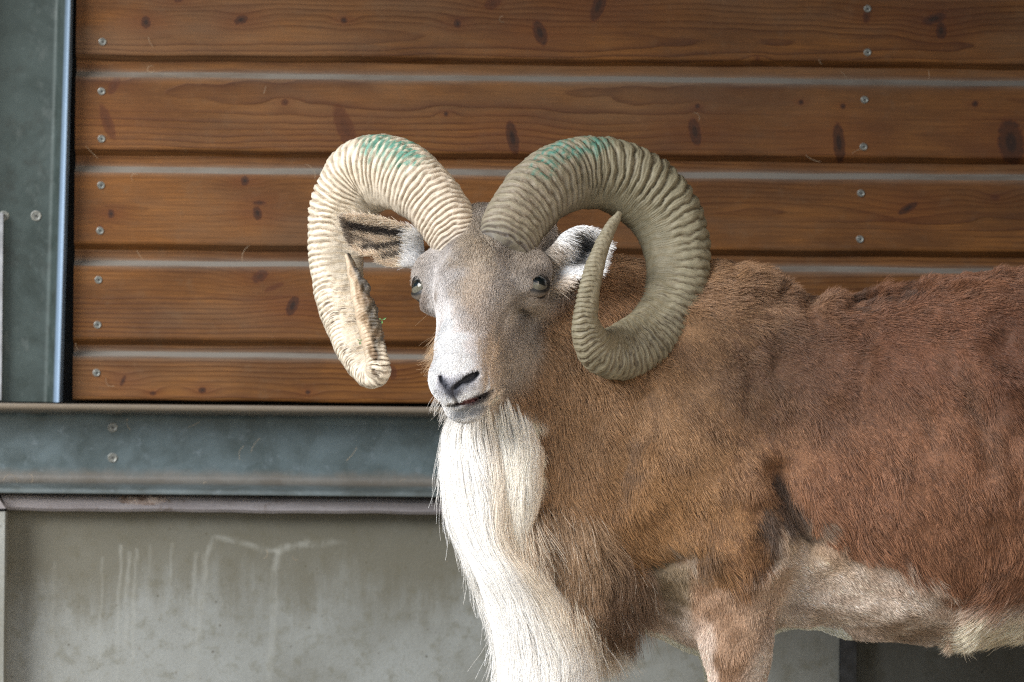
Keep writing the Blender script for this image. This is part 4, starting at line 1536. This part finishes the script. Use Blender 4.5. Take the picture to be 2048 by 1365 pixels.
def build_horn(ctrl, centre, side, base_col, low_col, paint, pitch):
    """ctrl rows: px, py, Y, half width across the curl (px), depth ratio"""
    ctrl = np.array(ctrl, float)
    ns, nphi = 1150, 72
    C = catmull(ctrl, ns)
    d = (C[:, 2] - CAM[1]) * S
    P = np.stack([W(a, b, y) for a, b, y in C[:, :3]])
    seg = np.linalg.norm(np.diff(P, axis=0), axis=1)
    arc = np.concatenate([[0], np.cumsum(seg)])
    sa = np.linspace(0, arc[-1], ns)
    P = np.stack([np.interp(sa, arc, P[:, a]) for a in range(3)], -1)
    wid = np.interp(sa, arc, C[:, 3] * d)
    rat = np.interp(sa, arc, C[:, 4])
    T = norm(np.gradient(P, axis=0))
    # outward from the curl's centre, made perpendicular to the axis
    out = []
    prev = None
    for i in range(ns):
        yax = np.array([0, 1.0, 0])
        o = np.cross(T[i], yax) * side
        o = o - T[i] * (o @ T[i])
        o = o / (np.linalg.norm(o) + 1e-9)
        out.append(o)
    O = norm(np.array(out))
    Bn = norm(np.cross(T, O))
    Bn = Bn * np.where((Bn[:, 1] > 0), -1, 1)[:, None]      # points to the viewer
    ph = np.linspace(0, 2 * math.pi, nphi, endpoint=False)
    cph, sph = np.cos(ph), np.sin(ph)
    # rounded triangular section: flat front, blunt keel outside
    sec = 1 - .07 * np.cos(3 * ph + .4)
    # ribs
    tot = sa[-1]
    fr = sa / tot
    pt = np.interp(fr, [0, .1, .5, .8, 1], [pitch * .62, pitch * .9, pitch, pitch * .55, pitch * .4])
    phase = np.concatenate([[0], np.cumsum(seg.mean() / pt[:-1])])
    r = np.random.default_rng(5 if side > 0 else 6)
    lump = np.interp(phase, np.arange(0, 200), r.uniform(.55, 1.25, 200))
    Q0 = P[:, None] + O[:, None] * (wid[:, None] * sec[None] * cph[None])[..., None] + Bn[:, None] * (wid[:, None] * sec[None] * rat[:, None] * sph[None])[..., None]
    wv = noise(Q0.reshape(-1, 3), 34, 45).reshape(ns, nphi)
    wv2 = noise(Q0.reshape(-1, 3), 95, 46).reshape(ns, nphi)
    PH = phase[:, None] + .25 * np.sin(2 * ph + 1.0)[None] + .13 * wv + .05 * wv2 - .45 * sph[None]
    saw = PH - np.floor(PH)
    rib = np.abs(np.sin(math.pi * saw)) ** .45
    edge = np.minimum(saw, 1 - saw)
    groove = np.exp(-(edge / .11) ** 2)
    # strong on the outside and front near the base, fine lines on the inner side
    ed_ = np.interp(fr, [0, .16, .30, .45, .72, .80], [-1.0, -.80, .05, .55, .45, -.5] if side < 0 else [-1.0, -.70, .0, .22, .15, -.3])[:, None]
    face = sstep(-.30, .25, cph[None] + .35 * sph[None] - ed_ + .12 * wv)
    amp = np.interp(fr, [0, .06, .35, .6, .85, 1], [.0034, .0046, .0050, .0036, .0022, .0002])[:, None] * (.07 + .93 * face) * lump[:, None]
    fine = .00035 * np.sin(PH * 6.283 * 3.0 + 3 * np.sin(ph)[None])
    a = wid[:, None] * sec[None]
    Q = P[:, None] + O[:, None] * (a * cph[None])[..., None] + Bn[:, None] * (a * rat[:, None] * sph[None])[..., None]
    nrm = norm(O[:, None] * cph[None, :, None] + Bn[:, None] * (sph[None] / np.maximum(rat[:, None], .3))[..., None])
    big = noise(Q.reshape(-1, 3), 26, 41).reshape(ns, nphi)
    h = (rib - .6 - .35 * groove) * amp + fine + .0006 * big + .0003 * wv2
    Q = Q + nrm * h[..., None]
    # colours
    qf = Q.reshape(-1, 3)
    m1 = noise(qf, 30, 42).reshape(ns, nphi)
    m2 = noise(qf, 90, 43).reshape(ns, nphi)
    col = np.zeros((ns, nphi, 3)) + np.asarray(base_col)
    f3 = np.repeat(fr[:, None], nphi, 1)

    def mx(m, c_, st=1.0):
        nonlocal col
        col = col + (np.asarray(c_) - col) * (np.clip(m, 0, 1) * st)[..., None]
    mx(sstep(.30, .05, f3), rgb(160, 146, 132), .7)
    mx(sstep(.035, .0, f3), rgb(96, 92, 96), .8)
    mx(sstep(.3, .9, f3) * .8, low_col, .8)
    mx(sstep(.0, .9, m1), np.asarray(base_col) * .66, .3)
    mx(sstep(.80, .97, rib) * face, np.asarray(base_col) * 1.3, .45)
    mx(np.clip(groove * (.75 + .35 * m2), 0, 1) * face * sstep(.95, .7, f3), np.asarray(base_col) * np.array([.36, .26, .19]), .85)
    # growth lines and stains on the lower curl
    ln_ = sstep(.0, .8, np.sin(PH * 6.283 * 2.2 + .8 * m1) * .7 + .4 * m2) * sstep(-.6, .4, m1)
    mx(ln_ * sstep(.42, .60, f3) * sstep(.95, .8, f3), rgb(90, 72, 58), .8 if side < 0 else .6)
    st_ = sstep(.2, .8, noise(qf * np.array([1, 1, .5]), 34, 44).reshape(ns, nphi) + .5 * m2)
    mx(st_ * ln_ * sstep(.5, .62, f3) * sstep(.84, .75, f3) * (cph[None] < .6), rgb(52, 44, 34), .8)
    mx(sstep(.1, .9, np.sin(PH * 6.283 * .7 + 1.2 * m1)) * (1 - face) * sstep(.2, .4, f3), np.asarray(base_col) * np.array([.80, .72, .60]), .55)
    # teal marker paint across the top ribs
    uu, vv = uv(Q)
    for (pu, pv, ru, rv, an) in paint:
        mm = blob(uu + 14 * m2, vv + 14 * m1, pu, pv, ru, rv, an, .5)
        mx(mm * sstep(.45, .85, rib + .35 * m2) * sstep(-.7, .3, m1 + .8 * m2 + .35), rgb(46, 132, 116), .92)
        mx(mm * .35 * sstep(-.4, .6, m1), rgb(120, 156, 142), .5)
    #print('tip', f3[int(ns*.8)][0], nrm[int(ns*.9),:,0].min(), nrm[int(ns*.9),:,0].max(), Q[int(ns*.9),:,1].min())
    if side < 0:      # broken brown inner face of the tip, its shade put into the colour
        brk_ = sstep(.79, .83, f3 + .02 * m1) * sstep(-.45, -.1, nrm[..., 0] + .3 * m1)
        Q = Q - nrm * (brk_ * (.0022 + .0016 * noise(qf * np.array([1, 1, .45]), 70, 47).reshape(ns, nphi)))[..., None] * sstep(1.0, .95, f3)[..., None]
        mx(brk_, rgb(26, 19, 13), .98)
        mx(brk_ * sstep(.1, .9, m1), rgb(92, 70, 48), .6)
        mx(sstep(.80, .84, f3) * sstep(.05, -.3, nrm[..., 0]), rgb(172, 148, 120), .6)
    V = list(Q.reshape(-1, 3))
    F = grid_faces(ns, nphi, True)
    V.append(P[0] - T[0] * .004)
    V.append(P[-1] + T[-1] * wid[-1] * .6)
    b0, b1 = len(V) - 2, len(V) - 1
    F = F.tolist()
    F += [[b0, (j + 1) % nphi, j] for j in range(nphi)]
    F += [[b1, (ns - 1) * nphi + j, (ns - 1) * nphi + (j + 1) % nphi] for j in range(nphi)]
    col = np.clip(col * (1.2 if side < 0 else .80), 0, .85)  # second horn darker: greenish dirt, plus shade put into the colour
    cc = np.vstack([col.reshape(-1, 3), col[0, 0], col[-1, 0]])
    return np.array(V), F, cc, (Q, fr, cph, sph)


hornL = [(926, 500, .016, 50, 1.0), (897, 442, .034, 56, 1.05), (851, 384, .062, 62, 1.0), (790, 345, .100, 72, .95), (727, 351, .130, 75, .9), (686, 411, .140, 66, .85), (671, 482, .130, 56, .85),
         (673, 560, .105, 50, .9), (689, 637, .070, 45, .95), (713, 705, .025, 37, 1.0), (738, 745, -.02, 30, 1.05), (757, 742, -.055, 25, 1.0), (752, 700, -.065, 24, .8), (738, 640, -.060, 24, .7), (722, 580, -.050, 20, .7), (703, 530, -.038, 10, .7), (694, 510, -.032, 5, .8)]
hornR = [(1003, 500, -.010, 56, 1.0), (1032, 436, .012, 63, 1.08), (1084, 376, .042, 68, 1.0), (1150, 345, .080, 70, .95), (1225, 348, .100, 72, .9), (1295, 385, .110, 74, .85), (1342, 445, .110, 70, .85), (1360, 525, .095, 64, .85),
         (1346, 605, .065, 62, .85), (1305, 672, .025, 60, .85), (1245, 706, -.02, 56, .85), (1195, 700, -.065, 44, .85), (1170, 650, -.095, 28, .9), (1176, 585, -.105, 22, 1.0), (1192, 525, -.105, 18, 1.0), (1215, 465, -.100, 13, 1.0), (1240, 426, -.095, 6, 1.0)]
V, F, cc, _ = build_horn(hornL, None, -1, rgb(200, 189, 170), rgb(184, 173, 157), [(770, 298, 48, 28, .4), (825, 300, 30, 40, -.4)], .0092)
mesh_obj("horn", V, F, horn_material(True), ram, True, cc)
V, F, cc, _ = build_horn(hornR, None, 1, rgb(144, 136, 112), rgb(134, 124, 104), [(1165, 296, 55, 24, -.1), (1100, 325, 22, 36, .5)], .0128)
mesh_obj("horn", V, F, horn_material(False), ram, True, cc)

# ---- eyes -----------------------------------------------------------------
def eye_material(name, gz, up):
    t = NT(name)
    g = t.new('ShaderNodeAttribute', attribute_name='iris')
    x, y, z = t.sep(g.outputs['Vector'])
    r = t.math('SQRT', t.math('ADD', t.math('MULTIPLY', x, x), t.math('MULTIPLY', y, y)))
    n = t.noise(t.scale(g.outputs['Vector'], (1, 1, 1)), 14, 4, .7)
    c = t.mix(t.mr(n, .3, .7, 0, 1), (0.085, 0.078, 0.056), (0.16, 0.152, 0.118))
    c = t.mix(t.mr(r, .56, .70, 0, 1), c, (0.008, 0.007, 0.007))
    c = t.mix(t.mr(y, .12, .42, 0, .9), c, (0.13, 0.135, 0.135))  # grey reflection painted across the upper eyeball
    px = t.math('MULTIPLY', x, 1 / .56)
    py = t.math('MULTIPLY', t.math('SUBTRACT', y, .10), 1 / .24)
    p4 = t.math('ADD', t.math('POWER', t.math('ABSOLUTE', px), 3.0), t.math('POWER', t.math('ABSOLUTE', py), 3.0))
    c = t.mix(t.mr(p4, .8, 1.1, 1, 0), c, (0.004, 0.007, 0.008))
    return t.fin(c, 0.06, 0, 0.35)


def lid_material():
    t = NT("eyelid_skin")
    n = t.noise(t.pos(), 500, 3)
    c = t.mix(t.mr(n, .3, .7, 0, .4), t.attr(), (.03, .025, .02))
    t.bump(n, .4, .001)
    return t.fin(c, .5, 0, .4)


lid_m = lid_material()
for s in (-1, 1):
    c = EYE[s]
    gaze = norm(HB[0] * s * .72 + HB[2] * .64 + HB[1] * .20 + np.array([0, -.16, 0]))
    upv = -HB[1] + np.array([0, 0, .35])
    upv = norm(upv - gaze * (upv @ gaze))
    rt = norm(np.cross(upv, gaze))
    nu, nv_ = 28, 40
    V, IR = [], []
    for i in range(nu + 1):
        a = math.pi * i / nu
        for j in range(nv_):
            b = 2 * math.pi * j / nv_
            l = np.array([math.sin(a) * math.cos(b), math.sin(a) * math.sin(b), math.cos(a)])
            bul = 1 + .06 * max(0, (l[2] - .75) / .25)
            V.append(c + ER * bul * (l[0] * rt + l[1] * upv + l[2] * gaze))
            IR.append(l * (1 if l[2] > 0 else 3))
    F = grid_faces(nu + 1, nv_, True)
    eye = mesh_obj("eye", V, F, eye_material("amber_eye", 0, 0), ram, True, loc=c)
    at = eye.data.attributes.new('iris', 'FLOAT_VECTOR', 'POINT')
    at.data.foreach_set('vector', np.array(IR, dtype=np.float32).ravel())
    # lids: almond rim on the eyeball, flaring into the face
    na = 48
    tt = np.linspace(0, 2 * math.pi, na, endpoint=False)
    ring = [(0.84, 1.02), (1.0, 1.045), (1.10, 1.10), (1.28, 1.11), (1.62, .98), (2.0, .72)]
    inner = -1 if s > 0 else 1        # towards the nose
    V, CC = [], []
    for qi, (sc_, rr) in enumerate(ring):
        for t in tt:
            ux = math.cos(t)
            vy = math.sin(t)
            au = 1.06 * ux * (1 + .36 * (ux * inner > 0) * ux * ux) * sc_
            av = (.50 if vy > 0 else .56) * vy * (1 - .34 * ux * ux) * sc_ - .24 * (ux * inner) * sc_
            av *= (1, 1, 1, 1.2, 1.45, 1.7)[qi]
            rad2 = math.hypot(au, av)
            ang = min(rad2, 1.9)
            dirv = (rt * au + upv * av) / (rad2 + 1e-9) * math.sin(ang) + gaze * math.cos(ang)
            rr2 = rr + (.06 if (vy > .2 and qi in (2, 3)) else 0)
            V.append(c + ER * rr2 * dirv)
            CC.append(rgb(18, 17, 18) if qi < 3 else (rgb(70, 62, 56) if qi == 3 and vy > 0 else rgb(134, 122, 110)))
    F = grid_faces(len(ring), na, True)
    mesh_obj("eyelid", V, F[:, ::-1], lid_m, eye, True, np.array(CC), loc=c)

# ---- ears -----------------------------------------------------------------
def ear(poly_u, poly_l, Yrow, cup, colf, flow_dir, inner_sign, seed):
    """leaf built between an upper and a lower edge curve (photo px), hollowed towards the viewer"""
    na, nb = 40, 24
    U = catmull(poly_u, na)
    L = catmull(poly_l, na)
    V = np.zeros((na, nb, 3))
    UVp = np.zeros((na, nb, 2))
    for i in range(na):
        for j in range(nb):
            b = j / (nb - 1)
            q = U[i] * (1 - b) + L[i] * b
            Y = np.interp(i / (na - 1), np.linspace(0, 1, len(Yrow)), Yrow) + cup * math.sin(math.pi * b) * math.sin(math.pi * min(1, .25 + .75 * i / (na - 1)) * .9)
            V[i, j] = W(q[0], q[1], Y)
            UVp[i, j] = q
    th_ = .0022
    front = V.reshape(-1, 3)
    back = front + np.array([0, th_, 0])
    F = grid_faces(na, nb)
    n0 = na * nb
    Fb = F[:, ::-1] + n0
    rim = []
    loop = [i * nb for i in range(na)] + [(na - 1) * nb + j for j in range(1, nb)] + [i * nb + nb - 1 for i in range(na - 2, -1, -1)] + [j for j in range(nb - 2, 0, -1)]
    for a, b in zip(loop, loop[1:] + loop[:1]):
        rim.append([a, b, b + n0, a + n0])
    VV = np.vstack([front, back])
    uvp = np.vstack([UVp.reshape(-1, 2)] * 2)
    colf0 = colf
    colf = lambda a, b: np.clip(colf0(a, b) * 1.45, .01, .84)
    cc = colf(uvp[:, 0], uvp[:, 1])
    cc[n0:] = rgb(150, 128, 104)
    FF = np.vstack([F, Fb, np.array(rim)])
    e = mesh_obj("ear", VV, FF, bpy.data.materials["short_coat_skin"], ram, True, cc * .8, loc=VV.mean(0))
    # short hair on the hollow side and along the rim
    r = np.random.default_rng(seed)
    n = 9000
    ii, jj = r.random(n) * (na - 1.001), r.random(n) * (nb - 1.001)
    rimh = r.random(n) < .22
    jj[rimh] = np.where(r.random(rimh.sum()) < .5, r.random(rimh.sum()) * 1.2, nb - 1.001 - r.random(rimh.sum()) * 1.2)
    i0_, j0_ = ii.astype(int), jj.astype(int)
    fi, fj = (ii - i0_)[:, None], (jj - j0_)[:, None]

    def bil(A):
        return (A[i0_, j0_] * (1 - fi) + A[i0_ + 1, j0_] * fi) * (1 - fj) + (A[i0_, j0_ + 1] * (1 - fi) + A[i0_ + 1, j0_ + 1] * fi) * fj
    p, q = bil(V), bil(UVp)
    col = colf(q[:, 0] + r.normal(0, 3, n), q[:, 1] + r.normal(0, 1.2, n))
    fd = np.asarray(flow_dir(q[:, 0], q[:, 1]))
    ln = r.uniform(.006, .013, n) * (1 + .8 * sstep(190, 215, colf0(q[:, 0], q[:, 1])[:, 0] * 0 + np.where(flow_dir(q[:, 0], q[:, 1])[:, 0] < 0, sstep(800, 830, q[:, 0]), sstep(1150, 1120, q[:, 0])) * 230))
    tip = p + (fd + r.normal(0, .22, (n, 3)) + np.array([0, -.35, 0])) * ln[:, None]
    mid = (p + tip) / 2 + np.array([0, -.0018, 0])
    s = np.linspace(0, 1, 4)[None, :, None]
    pts = p[:, None] * (1 - s) ** 2 + 2 * mid[:, None] * s * (1 - s) + tip[:, None] * s ** 2
    cols = np.clip(col * (1 + .15 * r.normal(0, 1, n))[:, None], .004, .9)[:, None] * np.linspace(.8, 1.1, 4)[None, :, None]
    rd = .00026 * np.array([1, 1, .8, .3])[None] * r.uniform(.8, 1.2, n)[:, None]
    curves_obj("ear_hair", pts, rd, cols, bpy.data.materials["coat_hair"], e)


def earL_col(u, v_):
    c = np.tile(rgb(190, 176, 158), (len(u), 1))

    def mx(m, k, st=1.0):
        nonlocal c
        c = c + (k - c) * (np.clip(m, 0, 1) * st)[:, None]
    blk, wht = rgb(34, 32, 34), rgb(222, 214, 204)
    mx(sstep(13, 5, seg_d(u, v_, [(702, 452), (740, 460), (790, 466), (818, 464)])), blk, .97)
    mx(sstep(8, 3, seg_d(u, v_, [(705, 472), (720, 478), (745, 486)])), rgb(70, 62, 56), .7)
    mx(sstep(9, 4, seg_d(u, v_, [(735, 498), (770, 495), (805, 488)])), blk, .9)
    mx(sstep(7, 3, seg_d(u, v_, [(768, 515), (800, 510), (815, 500)])), blk, .8)
    mx(sstep(9, 3, seg_d(u, v_, [(692, 440), (698, 462), (708, 490)])), rgb(70, 62, 56), .85)
    mx(sstep(8, 3, seg_d(u, v_, [(712, 438), (750, 442), (800, 452)])), rgb(196, 184, 168), .95)
    mx(sstep(812, 826, u + .3 * (v_ - 490)), wht, .95)
    return c


def earR_col(u, v_):
    c = np.tile(rgb(206, 204, 202), (len(u), 1))

    def mx(m, k, st=1.0):
        nonlocal c
        c = c + (k - c) * (np.clip(m, 0, 1) * st)[:, None]
    blk = rgb(30, 32, 34)
    mx(blob(u, v_, 1170, 488, 24, 16, .3, .4), blk, .95)
    mx(blob(u, v_, 1158, 510, 10, 24, .5, .4), blk, .9)
    mx(sstep(7, 3, seg_d(u, v_, [(1145, 470), (1160, 472)])), blk, .7)
    mx(sstep(7, 2, seg_d(u, v_, [(1130, 528), (1150, 524), (1170, 525)])), rgb(60, 58, 56), .7)
    mx(sstep(1118, 1100, u), rgb(150, 138, 124), .9)
    mx(sstep(545, 560, v_), rgb(170, 154, 134), .7)
    return c


ear([(846, 470), (825, 458), (790, 444), (745, 434), (705, 432), (690, 438)], [(852, 537), (832, 534), (800, 535), (774, 531), (760, 520), (752, 510), (735, 513), (712, 496), (702, 480)],
    [.035, .03, .02, .015, .01, .01], .022, earL_col, lambda u, v_: np.stack([-.8 + 0 * u, 0 * u, .25 + 0 * u], -1), 1, 51)
ear([(1088, 505), (1106, 488), (1125, 466), (1158, 452), (1192, 460), (1218, 488)], [(1092, 575), (1112, 568), (1135, 556), (1160, 550), (1185, 548), (1198, 540)],
    [-.005, -.01, -.015, -.015, -.01, .0], .030, earR_col, lambda u, v_: np.stack([.8 + 0 * u, 0 * u, -.25 + 0 * u], -1), 1, 52)

# ---- hooves
hoof_m = plain("hoof_horn", (0.06, 0.05, 0.045), 0.5)
for (x, y) in [(W(1474, 1430, YB - .105)[0] - .018, YB - .105), (W(1464, 1430, YB + .105)[0] - .018, YB + .105),
               (W(2440, 1300, YB - .105)[0] - .043, YB - .105), (W(2440, 1300, YB + .105)[0] - .043, YB + .105)]:
    V = []
    na = 24
    for (rr, zz, sh) in ((1.12, 0.0, -.014), (1.08, .012, -.010), (.92, .034, -.002), (.80, .045, .002)):
        for t in np.linspace(0, 2 * math.pi, na, endpoint=False):
            cl = 1 - .28 * math.exp(-((t - math.pi) / .22) ** 2)
            V.append((x + sh + .030 * rr * math.cos(t) * cl, y + .026 * rr * math.sin(t), zz))
    F = grid_faces(4, na, True).tolist() + [list(range(na))[::-1], [3 * na + q for q in range(na)]]
    mesh_obj("hoof", V, F, hoof_m, ram, True, loc=(x, y, 0))

# ---- small stuff: leaf scraps stuck on the curled tip
leaf_m = plain("green_leaf", (0.06, 0.16, 0.035), 0.5, 0, 0.3, 200)
for (a, b, lab) in ((720, 682, "tiny green leaf scrap caught inside the broken horn tip"), (764, 640, "dark green leaf crumb stuck on the outer edge of the broken horn tip")):
    c = W(a, b, -.082)
    rs = np.random.default_rng(int(a))
    V, F = [], []
    for q in range(3):
        an = 2.1 * q + .5
        dx, dz = math.cos(an) * rs.uniform(.4, .9), math.sin(an) * rs.uniform(.4, .9)
        bq = len(V)
        V += [tuple(c), tuple(c + .004 * np.array([dx - .4 * dz, -.4, dz + .4 * dx])), tuple(c + .0075 * np.array([dx, -.1, dz])), tuple(c + .004 * np.array([dx + .4 * dz, -.3, dz - .4 * dx]))]
        F.append([bq, bq + 1, bq + 2, bq + 3])
    tag(mesh_obj("leaf_scrap", V, F, leaf_m, None, False, loc=c), lab, "leaf")

# loose hairs and straw clinging to planks and steel
r = np.random.default_rng(77)
spots = [(300, 140), (312, 85), (180, 305), (250, 350), (540, 180), (290, 510), (490, 505), (140, 250), (160, 695), (240, 850), (480, 905), (510, 890), (380, 850), (30, 950), (700, 910), (1700, 150), (1705, 300), (1620, 320), (1850, 150), (1645, 125), (215, 770), (330, 150), (640, 340), (985, 40), (1400, 230), (520, 1110), (590, 1120), (420, 970), (60, 960), (800, 960)]
pts = []
for (a, b) in spots:
    an, ln, cv_ = r.uniform(0, 6.28), r.uniform(.008, .03), r.normal(0, .9)
    c = W(a + r.uniform(-15, 15), b, WALL - .003)
    q = []
    for k in range(6):
        t = k / 5 - .5
        q.append(c + ln * np.array([math.cos(an + cv_ * t) * t, -.02 - .1 * t, math.sin(an + cv_ * t) * t]))
    pts.append(q)
pts = np.array(pts)
hh = curves_obj("loose_hair", pts, np.full(pts.shape[:2], .00035), np.tile(rgb(190, 160, 120), (len(spots), 6, 1)), bpy.data.materials["coat_hair"], empty("wall_dirt")) if False else None
hc = bpy.data.hair_curves.new("loose_hair")
hc.add_curves([6] * len(spots))
hc.attributes['position'].data.foreach_set('vector', pts.astype(np.float32).ravel())
(hc.attributes.get('radius') or hc.attributes.new('radius', 'FLOAT', 'POINT')).data.foreach_set('value', np.full(6 * len(spots), .00022, dtype=np.float32))
hc.materials.append(plain("straw", (0.30, 0.23, 0.15), 0.6))
o = link(bpy.data.objects.new("loose_hair", hc))
tag(o, "loose hairs and straw bits clinging to planks and steel", None, None, 'stuff')
